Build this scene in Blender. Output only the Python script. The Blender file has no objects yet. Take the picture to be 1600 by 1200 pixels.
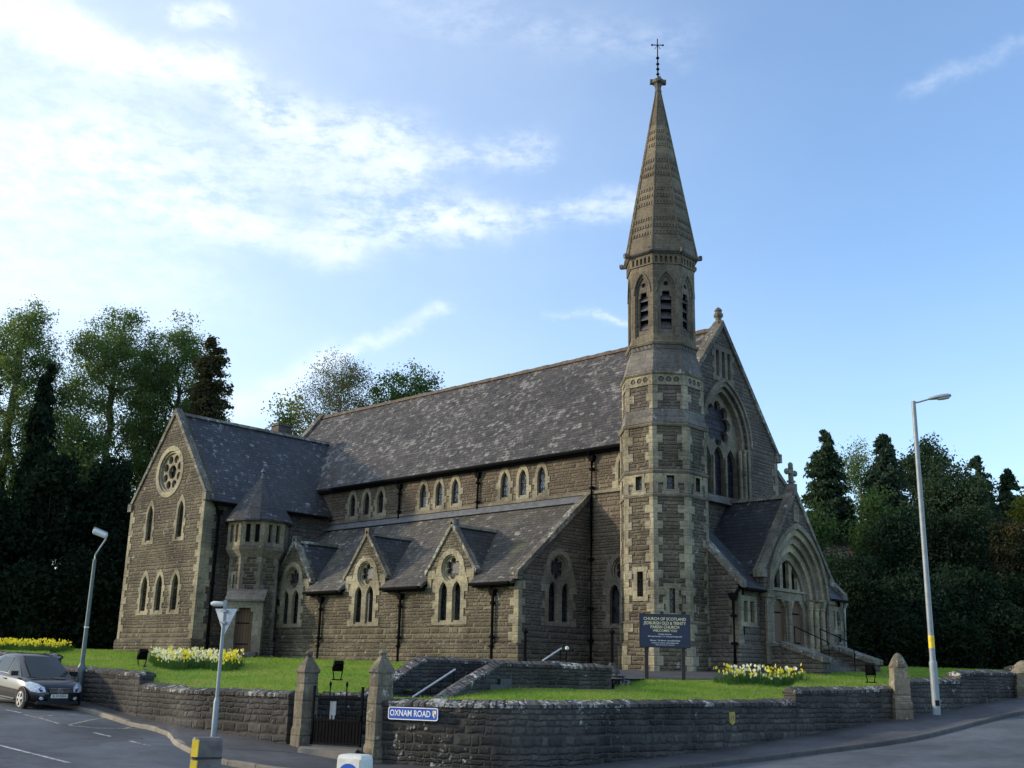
import bpy, math, random
import numpy as np
from mathutils import Vector, Matrix
from mathutils.geometry import tessellate_polygon
R=math.radians
random.seed(7); np.random.seed(7)
sc=bpy.context.scene
col=sc.collection
# ------------------------------------------------------------------ camera
# surveyed viewpoint: eye at z = 0, the church frame has the nave along X and the entrance front facing +X
CAM=Vector((24.874,-35.378,0.0)); YAW,PITCH,ROLL,FPX=R(43.475),R(14.898),R(1.346),1691.05
fw=Vector((-math.sin(YAW)*math.cos(PITCH),math.cos(YAW)*math.cos(PITCH),math.sin(PITCH)))
r0=Vector((math.cos(YAW),math.sin(YAW),0)); u0=r0.cross(fw)
rt=math.cos(ROLL)*r0+math.sin(ROLL)*u0; up=-math.sin(ROLL)*r0+math.cos(ROLL)*u0
cd=bpy.data.cameras.new('camera'); cam=bpy.data.objects.new('camera',cd); col.objects.link(cam)
m3=Matrix((rt,up,-fw)).transposed(); cam.matrix_world=Matrix.Translation(CAM)@m3.to_4x4()
cd.sensor_width=36; cd.lens=FPX/1600*36; cd.clip_start=.1; cd.clip_end=6000
sc.camera=cam
def at(u,v,d):
    """survey helper: the point seen at photo pixel (u,v), d metres along the view axis"""
    return CAM+(fw+rt*((u-800)/FPX)-up*((v-600)/FPX))*d
def atz(u,d,z):
    """point on bearing u, d metres out, at height z"""
    a=fw+rt*((u-800)/FPX); lo,hi=-3000,4000
    for _ in range(60):
        m=(lo+hi)/2
        if (a-up*((m-600)/FPX)).z*d>z: lo=m
        else: hi=m
    return at(u,lo,d)
# ------------------------------------------------------------------ sky, sun, exposure
SUN_EL,SUN_H=R(17),Vector((-.77,-.64,0)).normalized()
w=bpy.data.worlds.new('World'); sc.world=w; w.use_nodes=True
sun=bpy.data.lights.new('sun','SUN'); sun.energy=2.0; sun.angle=R(3.0); sun.color=(1,.83,.6)
so=bpy.data.objects.new('sun',sun); col.objects.link(so)
sdir=SUN_H*math.cos(SUN_EL)+Vector((0,0,math.sin(SUN_EL)))
so.rotation_euler=sdir.to_track_quat('Z','Y').to_euler(); so.location=(-60,-60,60)
sc.view_settings.view_transform='Standard'; sc.view_settings.look='None'
sc.view_settings.exposure=0.9; sc.view_settings.gamma=1
sc.render.engine='CYCLES'; sc.render.resolution_x=1024; sc.render.resolution_y=768

class NT:
    """small shader-node writer"""
    def __init__(s,tree): s.t=tree; s.n=tree.nodes; s.l=tree.links
    def new(s,typ,**k):
        n=s.n.new(typ)
        for a,b in k.items(): setattr(n,a,b)
        return n
    def put(s,sock,v):
        if hasattr(v,'is_output'): s.l.new(v,sock)
        elif isinstance(v,(tuple,list)) and len(v)==3 and sock.type=='RGBA': sock.default_value=(*v,1)
        else: sock.default_value=v
    def m(s,op,a,b=None,c=None,clamp=False):
        n=s.new('ShaderNodeMath',operation=op,use_clamp=clamp); s.put(n.inputs[0],a)
        if b is not None: s.put(n.inputs[1],b)
        if c is not None: s.put(n.inputs[2],c)
        return n.outputs[0]
    def vm(s,op,a,b):
        n=s.new('ShaderNodeVectorMath',operation=op); s.put(n.inputs[0],a); s.put(n.inputs[1],b)
        return n.outputs['Value' if op=='DOT_PRODUCT' else 'Vector']
    def xyz(s,x,y,z=0.):
        n=s.new('ShaderNodeCombineXYZ')
        for i,v in enumerate((x,y,z)): s.put(n.inputs[i],v)
        return n.outputs[0]
    def sep(s,v):
        n=s.new('ShaderNodeSeparateXYZ'); s.put(n.inputs[0],v); return n.outputs
    def noise(s,vec,scale,detail=4,rough=.55,dist=0.):
        n=s.new('ShaderNodeTexNoise'); s.put(n.inputs['Vector'],vec)
        for k,v in (('Scale',scale),('Detail',detail),('Roughness',rough),('Distortion',dist)): n.inputs[k].default_value=v
        return n.outputs['Fac']
    def white(s,vec,dim='2D'):
        n=s.new('ShaderNodeTexWhiteNoise',noise_dimensions=dim)
        if dim=='1D': s.put(n.inputs['W'],vec)
        else: s.put(n.inputs['Vector'],vec)
        return n.outputs['Value']
    def ramp(s,f,pts,interp='LINEAR'):
        n=s.new('ShaderNodeValToRGB'); e=n.color_ramp; e.interpolation=interp
        while len(e.elements)<len(pts): e.elements.new(.5)
        for el,(p,c) in zip(e.elements,pts):
            el.position=p; el.color=(*c,1) if not isinstance(c,(int,float)) else (c,c,c,1)
        s.put(n.inputs[0],f); return n.outputs[0]
    def ss(s,f,a,b,lo=0.,hi=1.):
        n=s.new('ShaderNodeMapRange',interpolation_type='SMOOTHSTEP')
        for i,v in enumerate((f,a,b,lo,hi)): s.put(n.inputs[i],v)
        return n.outputs[0]
    def mix(s,f,a,b,typ='MIX'):
        n=s.new('ShaderNodeMix',data_type='RGBA',blend_type=typ)
        s.put(n.inputs['Factor'],f); s.put(n.inputs[6],a); s.put(n.inputs[7],b); return n.outputs[2]
# ---- world: Nishita sky with cirrus streaks laid out by azimuth and elevation
def px_dir(u,v):
    a=(fw+rt*((u-800)/FPX)-up*((v-600)/FPX)).normalized()
    return math.atan2(a.dot(r0),a.dot(Vector((-math.sin(YAW),math.cos(YAW),0)))),math.asin(a.z)
def build_world():
    t=NT(w.node_tree); bg=t.n['Background']
    sky=t.new('ShaderNodeTexSky',sky_type='NISHITA',sun_disc=False)
    sky.sun_elevation=SUN_EL; sky.sun_rotation=math.atan2(SUN_H.x,SUN_H.y)
    sky.air_density=1.0; sky.dust_density=.6; sky.ozone_density=2.5; sky.altitude=100
    d=t.new('ShaderNodeTexCoord').outputs['Generated']
    rr=t.vm('DOT_PRODUCT',d,tuple(r0)); ff=t.vm('DOT_PRODUCT',d,(-math.sin(YAW),math.cos(YAW),0.))
    az=t.m('ARCTAN2',rr,ff); el=t.m('ARCSINE',t.sep(d)[2])
    p=t.xyz(az,el,0.)
    # soft warp so that edges fray
    wn=t.noise(p,9,5,.6); wn2=t.noise(t.vm('ADD',p,(3.1,7.7,0.)),9,5,.6)
    az2=t.m('MULTIPLY_ADD',t.m('SUBTRACT',wn,.5),.10,az); el2=t.m('MULTIPLY_ADD',t.m('SUBTRACT',wn2,.5),.06,el)
    fine=t.noise(t.xyz(t.m('MULTIPLY',az,1.0),t.m('MULTIPLY',el,2.2),0.),34,6,.68)
    big=t.noise(t.xyz(az,t.m('MULTIPLY',el,2.0),4.),7,5,.6)
    acc=None
    # (u1,v1,u2,v2, half width px, strength, fray)
    for (a,b,c,e,hw,st,fr) in [(-160,-30,110,60,40,1.1,.7),(60,50,330,112,26,1.1,.8),(290,10,355,28,15,.7,.9),(-500,275,130,262,100,.80,.75),(150,262,330,300,54,.40,1.),
        (250,310,545,388,24,.6,.7),(395,165,600,225,34,.75,1.),(440,250,660,330,44,.42,1.),(600,262,830,232,20,.42,.9),(560,355,760,350,26,.45,1.),(720,350,985,318,22,.45,.9),
        (360,640,520,560,20,.45,.5),(500,568,680,497,11,.42,.6),(870,499,975,502,6,.35,.8),(1450,130,1620,55,10,.16,.7),(-300,430,250,450,60,.35,.5),(640,10,1040,60,34,.12,.9)]:
        (x1,y1),(x2,y2)=px_dir(a,b),px_dir(c,e); L=math.hypot(x2-x1,y2-y1); ux,uy=(x2-x1)/L,(y2-y1)/L; h=hw/FPX*.95
        dx=t.m('SUBTRACT',az2,x1); dy=t.m('SUBTRACT',el2,y1)
        s=t.m('ADD',t.m('MULTIPLY',dx,ux),t.m('MULTIPLY',dy,uy)); n=t.m('SUBTRACT',t.m('MULTIPLY',dy,ux),t.m('MULTIPLY',dx,uy))
        s2=t.m('MAXIMUM',t.m('SUBTRACT',t.m('ABSOLUTE',t.m('SUBTRACT',s,L/2)),L/2),0.)
        q=t.m('ADD',t.m('POWER',t.m('DIVIDE',s2,h*1.6),2.),t.m('POWER',t.m('DIVIDE',n,h),2.))
        g=t.m('MULTIPLY',t.m('EXPONENT',t.m('MULTIPLY',q,-.9)),st)
        mod=t.ss(t.m('ADD',t.m('MULTIPLY',fine,.6),t.m('MULTIPLY',big,.4)),.38,.64,1-fr,1.25)
        g=t.m('MULTIPLY',g,mod)
        acc=g if acc is None else t.m('ADD',acc,g)
    # thin veil everywhere, thicker low down and towards the sun
    sunaz=math.atan2(sdir.dot(r0),sdir.dot(Vector((-math.sin(YAW),math.cos(YAW),0))))
    veil=t.ss(az,.40,-.9,.02,.62); low=t.ss(el,.40,0.,0.,.24)
    acc=t.m('ADD',acc,t.m('MULTIPLY',t.m('ADD',t.m('ADD',veil,low),.035),t.m('MULTIPLY_ADD',big,.5,.75)))
    cov=t.m('SUBTRACT',1.,t.m('EXPONENT',t.m('MULTIPLY',acc,-1.25)))
    above=t.ss(el,-.02,.03); cov=t.m('MULTIPLY',cov,above)
    t.put(bg.inputs['Color'],t.mix(cov,t.mix(1.,sky.outputs[0],SKY_TINT,'MULTIPLY'),CLOUD)); bg.inputs['Strength'].default_value=SKY_STR
SKY_STR=.15; CLOUD=(4.3,4.6,4.95); SKY_TINT=(.88,1.02,1.13)
build_world()
# ------------------------------------------------------------------ materials
MATS={}
def mat_base(name):
    m=bpy.data.materials.new(name); m.use_nodes=True; t=NT(m.node_tree); b=t.n['Principled BSDF']; MATS[name]=m; return m,t,b
def bump(t,b,h,dist,strength=1.):
    n=t.new('ShaderNodeBump'); n.inputs['Distance'].default_value=dist; n.inputs['Strength'].default_value=strength
    t.put(n.inputs['Height'],h); t.l.new(n.outputs[0],b.inputs['Normal'])
def plain(name,c,rough=.6,metal=0.,var=.15,scale=6.,bmp=0.,spec=.5):
    m,t,b=mat_base(name); tc=t.new('ShaderNodeTexCoord').outputs['Object']
    n=t.noise(tc,scale,5,.6); f=t.ss(n,.3,.7,1-var,1+var)
    t.put(b.inputs['Base Color'],t.mix(1.,c,t.xyz(f,f,f),'MULTIPLY')); b.inputs['Roughness'].default_value=rough; b.inputs['Metallic'].default_value=metal
    b.inputs['Specular IOR Level'].default_value=spec
    if bmp: bump(t,b,t.noise(tc,scale*4,5,.65),bmp)
    return m
def masonry(name,l,h,pal,mortar,mw=.012,bmp=.03,rock=.6,wob=.02,lichen=0.,lich_col=(.5,.5,.46),stain=.35,rowvar=1.,slate=False,rough=.9,moss=None,spec=.3):
    m,t,b=mat_base(name)
    uv=t.new('ShaderNodeUVMap').outputs[0]; pos=t.new('ShaderNodeNewGeometry').outputs['Position']
    u,v,_=t.sep(uv)
    n1=t.noise(uv,3.2,3,.6); n2=t.noise(t.vm('ADD',uv,(17.,5.,0.)),3.2,3,.6)
    u=t.m('MULTIPLY_ADD',t.m('SUBTRACT',n1,.5),wob*2,u); v=t.m('MULTIPLY_ADD',t.m('SUBTRACT',n2,.5),wob*2,v)
    vw=t.m('ADD',v,t.m('ADD',t.m('MULTIPLY',t.m('SINE',t.m('MULTIPLY',v,2.3)),.09*rowvar),t.m('MULTIPLY',t.m('SINE',t.m('MULTIPLY',v,6.1)),.045*rowvar)))
    vr=t.m('DIVIDE',vw,h); row=t.m('FLOOR',vr); fv=t.m('FRACT',vr); rr=t.white(row,'1D')
    u1=t.m('MULTIPLY_ADD',rr,7.3,t.m('DIVIDE',u,l))
    if not slate: u1=t.m('MULTIPLY_ADD',t.m('SINE',t.m('MULTIPLY_ADD',rr,20.,t.m('MULTIPLY',u1,2.4))),.3,u1)
    ci=t.m('FLOOR',u1); fu=t.m('FRACT',u1)
    du=t.m('MULTIPLY',t.m('MINIMUM',fu,t.m('SUBTRACT',1.,fu)),l); dv=t.m('MULTIPLY',t.m('MINIMUM',fv,t.m('SUBTRACT',1.,fv)),h)
    dd=t.m('MINIMUM',du,dv); mor=t.ss(dd,mw*.4,mw*1.6)
    rnd=t.white(t.xyz(ci,row)); rnd2=t.white(t.xyz(row,ci))
    k=len(pal); c=t.ramp(rnd,[(i/(k-1),x) for i,x in enumerate(pal)])
    gr=t.noise(pos,9,6,.7); f=t.ss(gr,.25,.75,.68,1.32); c=t.mix(1.,c,t.xyz(f,f,f),'MULTIPLY')
    lg=t.noise(pos,.55,4,.6); f2=t.ss(lg,.32,.68,1-stain,1+stain*.6); c=t.mix(1.,c,t.xyz(f2,f2,f2),'MULTIPLY')
    st=t.noise(t.vm('MULTIPLY',pos,(1.6,1.6,.16)),1.6,4,.6); f3=t.ss(st,.5,.75,1.,1-stain*.8); c=t.mix(1.,c,t.xyz(f3,f3,f3),'MULTIPLY')
    c=t.mix(mor,mortar,c)
    if moss:
        c=t.mix(t.m('MULTIPLY',t.ss(t.noise(pos,.9,6,.7),.52,.72),.7),c,moss)
    if lichen:
        ln=t.noise(pos,3.1,6,.75,.4); ln2=t.noise(pos,17.,3,.6); big=t.noise(pos,.5,3,.5)
        if slate: ln=t.m('ADD',ln,t.m('MULTIPLY',t.m('SUBTRACT',rnd,.5),.16))
        lf=t.ss(t.m('ADD',t.m('MULTIPLY_ADD',ln2,.35,ln),t.m('MULTIPLY',t.m('SUBTRACT',big,.5),.45)),.86-lichen*.3,.94-lichen*.3)
        c=t.mix(t.m('MULTIPLY',lf,.85),c,lich_col)
    t.put(b.inputs['Base Color'],c); b.inputs['Roughness'].default_value=rough; b.inputs['Specular IOR Level'].default_value=spec
    if slate:
        hgt=t.m('ADD',t.m('MULTIPLY',t.m('SUBTRACT',1.,fv),.75),t.m('ADD',t.m('MULTIPLY',rnd2,.5),t.m('MULTIPLY',mor,.35)))
    else:
        edge=t.ss(dd,0.,.05); hgt=t.m('MULTIPLY',edge,t.m('ADD',t.m('MULTIPLY_ADD',rnd2,.4,.5),t.m('MULTIPLY',t.noise(pos,11,5,.65),rock)))
    bump(t,b,hgt,bmp)
    return m
def hexs(*cs): return [tuple(c) for c in cs]
STONE=hexs((.135,.115,.078),(.105,.090,.064),(.165,.142,.095),(.118,.095,.068),(.085,.075,.060))
masonry('rubble',.36,.145,STONE,(.15,.13,.092),mw=.013,bmp=.05,rock=1.0,wob=.04,lichen=.12,stain=.5)
masonry('rubble_front',.36,.15,hexs((.125,.105,.085),(.098,.084,.072),(.15,.125,.095),(.115,.09,.078)),(.125,.11,.09),mw=.012,bmp=.05,rock=.9,wob=.03)
masonry('rubble_clerestory',.38,.15,hexs((.15,.118,.082),(.12,.095,.070),(.175,.138,.094),(.135,.10,.076)),(.15,.128,.092),mw=.012,bmp=.048,rock=.9,wob=.03)
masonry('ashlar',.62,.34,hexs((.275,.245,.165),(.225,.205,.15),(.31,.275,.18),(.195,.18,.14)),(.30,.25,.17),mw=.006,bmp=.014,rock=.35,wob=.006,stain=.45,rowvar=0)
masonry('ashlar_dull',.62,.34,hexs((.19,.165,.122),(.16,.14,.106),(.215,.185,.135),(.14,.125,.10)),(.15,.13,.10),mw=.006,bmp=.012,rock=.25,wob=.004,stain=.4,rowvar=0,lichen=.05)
masonry('ashlar_spire',.55,.30,hexs((.175,.145,.098),(.145,.122,.086),(.20,.165,.11),(.125,.11,.086)),(.18,.15,.11),mw=.006,bmp=.014,rock=.3,wob=.004,stain=.35,rowvar=0)
masonry('weathering',.7,.22,hexs((.16,.145,.125),(.13,.122,.11),(.18,.165,.135)),(.10,.09,.08),mw=.006,bmp=.012,rock=.3,wob=.004,stain=.4,rowvar=0,lichen=.08)
SLATE=hexs((.058,.052,.048),(.085,.076,.068),(.04,.037,.036),(.115,.102,.09),(.066,.057,.053))
masonry('slate_nave',.27,.20,SLATE,(.045,.042,.042),mw=.008,bmp=.09,rock=.2,wob=.018,lichen=.42,lich_col=(.27,.255,.225),stain=.3,rowvar=.15,slate=True,rough=.75,spec=.35)
masonry('slate_aisle',.27,.20,hexs((.088,.082,.070),(.115,.105,.088),(.07,.065,.058),(.13,.12,.10)),(.055,.052,.05),mw=.008,bmp=.07,rock=.2,wob=.012,lichen=.30,lich_col=(.33,.32,.27),stain=.35,rowvar=.15,slate=True,rough=.8,moss=(.16,.15,.075))
masonry('slate_dark',.27,.20,hexs((.033,.034,.037),(.046,.046,.049),(.025,.026,.029),(.060,.059,.058)),(.02,.022,.026),mw=.008,bmp=.05,rock=.2,wob=.01,lichen=.22,lich_col=(.26,.28,.27),stain=.3,rowvar=.1,slate=True,rough=.55,spec=.5)
BW=hexs((.066,.063,.056),(.046,.045,.042),(.088,.083,.071),(.056,.054,.05))
masonry('boundary_stone',.33,.145,BW,(.062,.056,.046),mw=.013,bmp=.028,rock=1.2,wob=.07,stain=.6,lichen=.05,lich_col=(.4,.4,.36))
masonry('boundary_coping',.24,.6,hexs((.085,.08,.075),(.11,.10,.09),(.07,.066,.062)),(.03,.03,.028),mw=.016,bmp=.06,rock=1.,wob=.03,stain=.45,lichen=.40,lich_col=(.52,.52,.49))
masonry('pillar_stone',.9,.42,hexs((.185,.16,.11),(.15,.132,.098),(.21,.18,.122)),(.12,.105,.08),mw=.007,bmp=.02,rock=.5,wob=.006,stain=.45,rowvar=0,lichen=.22,lich_col=(.42,.41,.33))
masonry('coping_stone',.7,.9,hexs((.16,.145,.115),(.13,.12,.10),(.19,.17,.13)),(.08,.07,.06),mw=.008,bmp=.03,rock=.7,wob=.01,stain=.4,rowvar=0,lichen=.42,lich_col=(.38,.38,.33))
plain('iron',(.005,.005,.0055),.8,.0,.2,9,spec=.06)
plain('lead',(.11,.115,.12),.5,.0,.25,4)
plain('galvanised',(.23,.265,.285),.5,.15,.12,5); plain('sign_back',(.58,.63,.66),.5,0,.12,6)
plain('lamp_grey',(.30,.33,.34),.45,.3,.12,5)
plain('steel_green',(.10,.135,.13),.5,.2,.15,5)
plain('white_paint',(.62,.62,.58),.6,0,.14,8)
plain('rail_white',(.50,.50,.48),.5,.0,.15,8)
plain('lamp_glass',(.62,.64,.60),.25,0,.06,8)
plain('wood_post',(.028,.022,.018),.7,0,.3,10,.004)
plain('sign_navy',(.012,.018,.055),.4,0,.1,4)
plain('gold',(.85,.72,.40),.5,0,.1,20)
plain('sign_blue',(.008,.075,.40),.4,0,.08,5)
plain('lettering_white',(.80,.80,.78),.5,0,.05,10)
plain('yellow_paint',(.70,.50,.02),.45,0,.12,10)
plain('faded_yellow',(.36,.28,.03),.6,0,.3,10)
plain('plastic_grey',(.115,.105,.10),.6,0,.35,6,.004)
plain('plastic_cream',(.62,.62,.55),.5,0,.12,6)
plain('tile_ridge',(.105,.078,.050),.85,0,.4,3,.01)
plain('red_board',(.22,.05,.03),.7,0,.3,6)
plain('render_wall',(.26,.20,.15),.9,0,.3,2)
plain('bark',(.060,.048,.036),.95,0,.4,3,.03)
plain('bark_pale',(.17,.15,.125),.95,0,.35,3,.03)
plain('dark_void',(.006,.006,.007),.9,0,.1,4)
plain('louvre_slate',(.085,.075,.085),.7,0,.35,7,.008)
def door_mat():
    m,t,b=mat_base('door_wood'); uv=t.new('ShaderNodeUVMap').outputs[0]; u,v,_=t.sep(uv)
    q=t.m('DIVIDE',u,.13); e=t.m('FRACT',q); gap=t.ss(t.m('MINIMUM',e,t.m('SUBTRACT',1.,e)),.02,.08); rn=t.white(t.m('FLOOR',q),'1D')
    g=t.noise(t.vm('MULTIPLY',uv,(22.,1.6,1.)),2.2,5,.6)
    c=t.mix(g,(.07,.034,.015),(.155,.080,.036)); f=t.m('MULTIPLY_ADD',rn,.4,.8); c=t.mix(1.,c,t.xyz(f,f,f),'MULTIPLY'); c=t.mix(gap,(.012,.006,.004),c)
    t.put(b.inputs['Base Color'],c); b.inputs['Roughness'].default_value=.6; bump(t,b,gap,.01)
door_mat()
def glass_mat(name,base,lead,rough,diamond=True,shim=.06):
    m,t,b=mat_base(name); uv=t.new('ShaderNodeUVMap').outputs[0]; u,v,_=t.sep(uv)
    if diamond:
        a=t.m('ADD',t.m('DIVIDE',u,.13),t.m('DIVIDE',v,.2)); c=t.m('SUBTRACT',t.m('DIVIDE',u,.13),t.m('DIVIDE',v,.2))
    else: a=t.m('DIVIDE',u,.15); c=t.m('DIVIDE',v,.21)
    fa=t.m('FRACT',a); fc=t.m('FRACT',c)
    d=t.m('MINIMUM',t.m('MINIMUM',fa,t.m('SUBTRACT',1.,fa)),t.m('MINIMUM',fc,t.m('SUBTRACT',1.,fc))); L=t.ss(d,.05,.10)
    rn=t.white(t.xyz(t.m('FLOOR',a),t.m('FLOOR',c)))
    bars=t.m('FRACT',t.m('DIVIDE',v,.55)); L2=t.m('MULTIPLY',L,t.ss(t.m('MINIMUM',bars,t.m('SUBTRACT',1.,bars)),.02,.045))
    f=t.m('MULTIPLY_ADD',rn,1.3,.35); cc=t.mix(1.,base,t.xyz(f,f,f),'MULTIPLY')
    t.put(b.inputs['Base Color'],t.mix(L2,lead,cc)); t.put(b.inputs['Roughness'],t.m('MULTIPLY_ADD',L2,rough-.6,.6)); b.inputs['Specular IOR Level'].default_value=.6
    bump(t,b,t.m('MULTIPLY_ADD',rn,1.,t.m('MULTIPLY',u,0.)),shim*.12)
glass_mat('leaded_glass',(.034,.036,.042),(.008,.008,.009),.18,shim=.12)
glass_mat('leaded_glass_painted_daylight',(.42,.44,.46),(.010,.010,.011),.10)  # daylight showing through from the far windows, put into the pale glass colour
glass_mat('stained_glass',(.020,.016,.028),(.006,.006,.006),.4,False)
MATS['stained_glass'].node_tree.nodes['Principled BSDF'].inputs['Specular IOR Level'].default_value=.15
def leaf_mat(name,c1,c2,trans=.35):
    m,t,b=mat_base(name); pos=t.new('ShaderNodeNewGeometry').outputs['Position']
    n=t.noise(pos,.7,3,.6); n2=t.noise(pos,6.,2,.5); f=t.m('ADD',t.m('MULTIPLY',n,.6),t.m('MULTIPLY',n2,.4))
    c=t.mix(t.ss(f,.35,.65),c1,c2)
    out=t.n['Material Output']; d=t.new('ShaderNodeBsdfDiffuse'); tr=t.new('ShaderNodeBsdfTranslucent'); mx=t.new('ShaderNodeMixShader')
    t.put(d.inputs[0],c); t.put(tr.inputs[0],t.mix(1.,c,(1.15,1.25,.6),'MULTIPLY')); mx.inputs[0].default_value=trans
    t.l.new(d.outputs[0],mx.inputs[1]); t.l.new(tr.outputs[0],mx.inputs[2]); t.l.new(mx.outputs[0],out.inputs[0]); t.n.remove(b)
leaf_mat('leaf_spring',(.085,.135,.055),(.145,.19,.085),.55)
leaf_mat('leaf_bare',(.075,.085,.045),(.12,.12,.065),.4)
leaf_mat('leaf_yellow',(.115,.135,.03),(.19,.18,.04),.45)
leaf_mat('leaf_mid',(.038,.078,.032),(.07,.115,.045),.4)
leaf_mat('needle_dark',(.028,.054,.034),(.058,.085,.050),.25)
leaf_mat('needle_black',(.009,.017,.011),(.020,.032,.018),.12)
leaf_mat('needle_brown',(.038,.044,.024),(.075,.064,.034),.2)
leaf_mat('needle_blue',(.034,.060,.044),(.062,.09,.06),.25)
leaf_mat('laurel',(.014,.030,.020),(.030,.050,.031),.2)
leaf_mat('daffodil_leaf',(.035,.085,.030),(.06,.12,.04),.3)
leaf_mat('petal_yellow',(.75,.62,.03),(.85,.75,.12),.3)
leaf_mat('petal_white',(.80,.78,.62),(.85,.84,.74),.3)
leaf_mat('grass_blade',(.14,.26,.045),(.27,.33,.08),.45)
def lawn_mat():
    m,t,b=mat_base('lawn'); pos=t.new('ShaderNodeNewGeometry').outputs['Position']
    n=t.noise(pos,.35,5,.6); n2=t.noise(pos,2.6,5,.7); n3=t.noise(pos,40.,3,.6)
    n=t.noise(t.vm('MULTIPLY',pos,(.45,.9,.3)),.55,6,.7,.5); f=t.m('ADD',t.m('MULTIPLY',n,.62),t.m('ADD',t.m('MULTIPLY',n2,.28),t.m('MULTIPLY',n3,.10)))
    c=t.ramp(f,[(.37,(.09,.19,.03)),(.45,(.15,.27,.045)),(.52,(.22,.31,.062)),(.58,(.30,.28,.095))])
    t.put(b.inputs['Base Color'],c); b.inputs['Roughness'].default_value=.9; b.inputs['Specular IOR Level'].default_value=.1; bump(t,b,t.m('ADD',n3,n2),.05)
lawn_mat()
def asphalt(name,c,agg=.25,patch=.25):
    m,t,b=mat_base(name); pos=t.new('ShaderNodeNewGeometry').outputs['Position']
    n=t.noise(pos,.35,4,.6); n2=t.noise(pos,90.,2,.7); n3=t.noise(t.vm('MULTIPLY',pos,(1.,1.,1.)),2.2,5,.7)
    f=t.m('MULTIPLY',t.ss(n,.3,.7,1-patch,1+patch),t.m('MULTIPLY',t.ss(n2,.25,.75,1-agg,1+agg),t.ss(n3,.3,.7,.86,1.14)))
    vo=t.new('ShaderNodeTexVoronoi'); vo.inputs['Scale'].default_value=.16; t.put(vo.inputs['Vector'],t.vm('ADD',pos,t.vm('MULTIPLY',t.xyz(n3,n,0.),(1.2,1.2,0.)))); pv=t.white(vo.outputs['Color'],'3D'); f=t.m('MULTIPLY',f,t.ss(pv,.0,1.,.82,1.14))
    crk=t.ss(t.m('ABSOLUTE',t.m('SUBTRACT',t.noise(pos,.8,6,.6,.6),.5)),.0,.006,.72,1.); f=t.m('MULTIPLY',f,crk)
    t.put(b.inputs['Base Color'],t.mix(1.,c,t.xyz(f,f,f),'MULTIPLY')); b.inputs['Roughness'].default_value=.85; b.inputs['Specular IOR Level'].default_value=.35; bump(t,b,n2,.006)
asphalt('asphalt',(.080,.088,.098),.25,.32); asphalt('pavement',(.066,.064,.066),.3,.35); asphalt('kerb_stone',(.20,.18,.145),.2,.25); asphalt('kerb_painted_shade',(.085,.08,.075),.2,.25); asphalt('path_tar',(.075,.075,.078))  # darker kerb: shade on the right-hand kerb face put into its colour
def worn_paint(name,c):
    m,t,b=mat_base(name); pos=t.new('ShaderNodeNewGeometry').outputs['Position']
    n=t.noise(pos,7,6,.75); c2=t.mix(t.ss(n,.36,.56),(.075,.075,.075),c); t.put(b.inputs['Base Color'],c2); b.inputs['Roughness'].default_value=.8
worn_paint('road_paint',(.50,.50,.46)); worn_paint('road_paint_cream',(.36,.34,.24))
def car_paint():
    m,t,b=mat_base('car_paint'); b.inputs['Base Color'].default_value=(.014,.013,.0125,1); b.inputs['Metallic'].default_value=.1; b.inputs['Roughness'].default_value=.30
    b.inputs['Coat Weight'].default_value=.45; b.inputs['Coat Roughness'].default_value=.04
car_paint()
plain('car_glass',(.018,.028,.028),.08,0,.05,3,spec=.35); plain('chrome',(.62,.63,.65),.22,.9,.05,5); plain('tyre',(.016,.016,.016),.85,0,.2,9); plain('alloy',(.48,.49,.5),.35,.7,.08,9); plain('headlamp',(.62,.65,.68),.15,.3,.2,12)
plain('car_trim',(.014,.014,.015),.6,0,.15,7); plain('plate_white',(.72,.72,.66),.5,0,.05,9); plain('plate_black',(.02,.02,.02),.5,0,.05,9)
plain('soil',(.028,.022,.015),.95,0,.4,2,.03); plain('field',(.06,.085,.03),.95,0,.4,.05)
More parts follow.
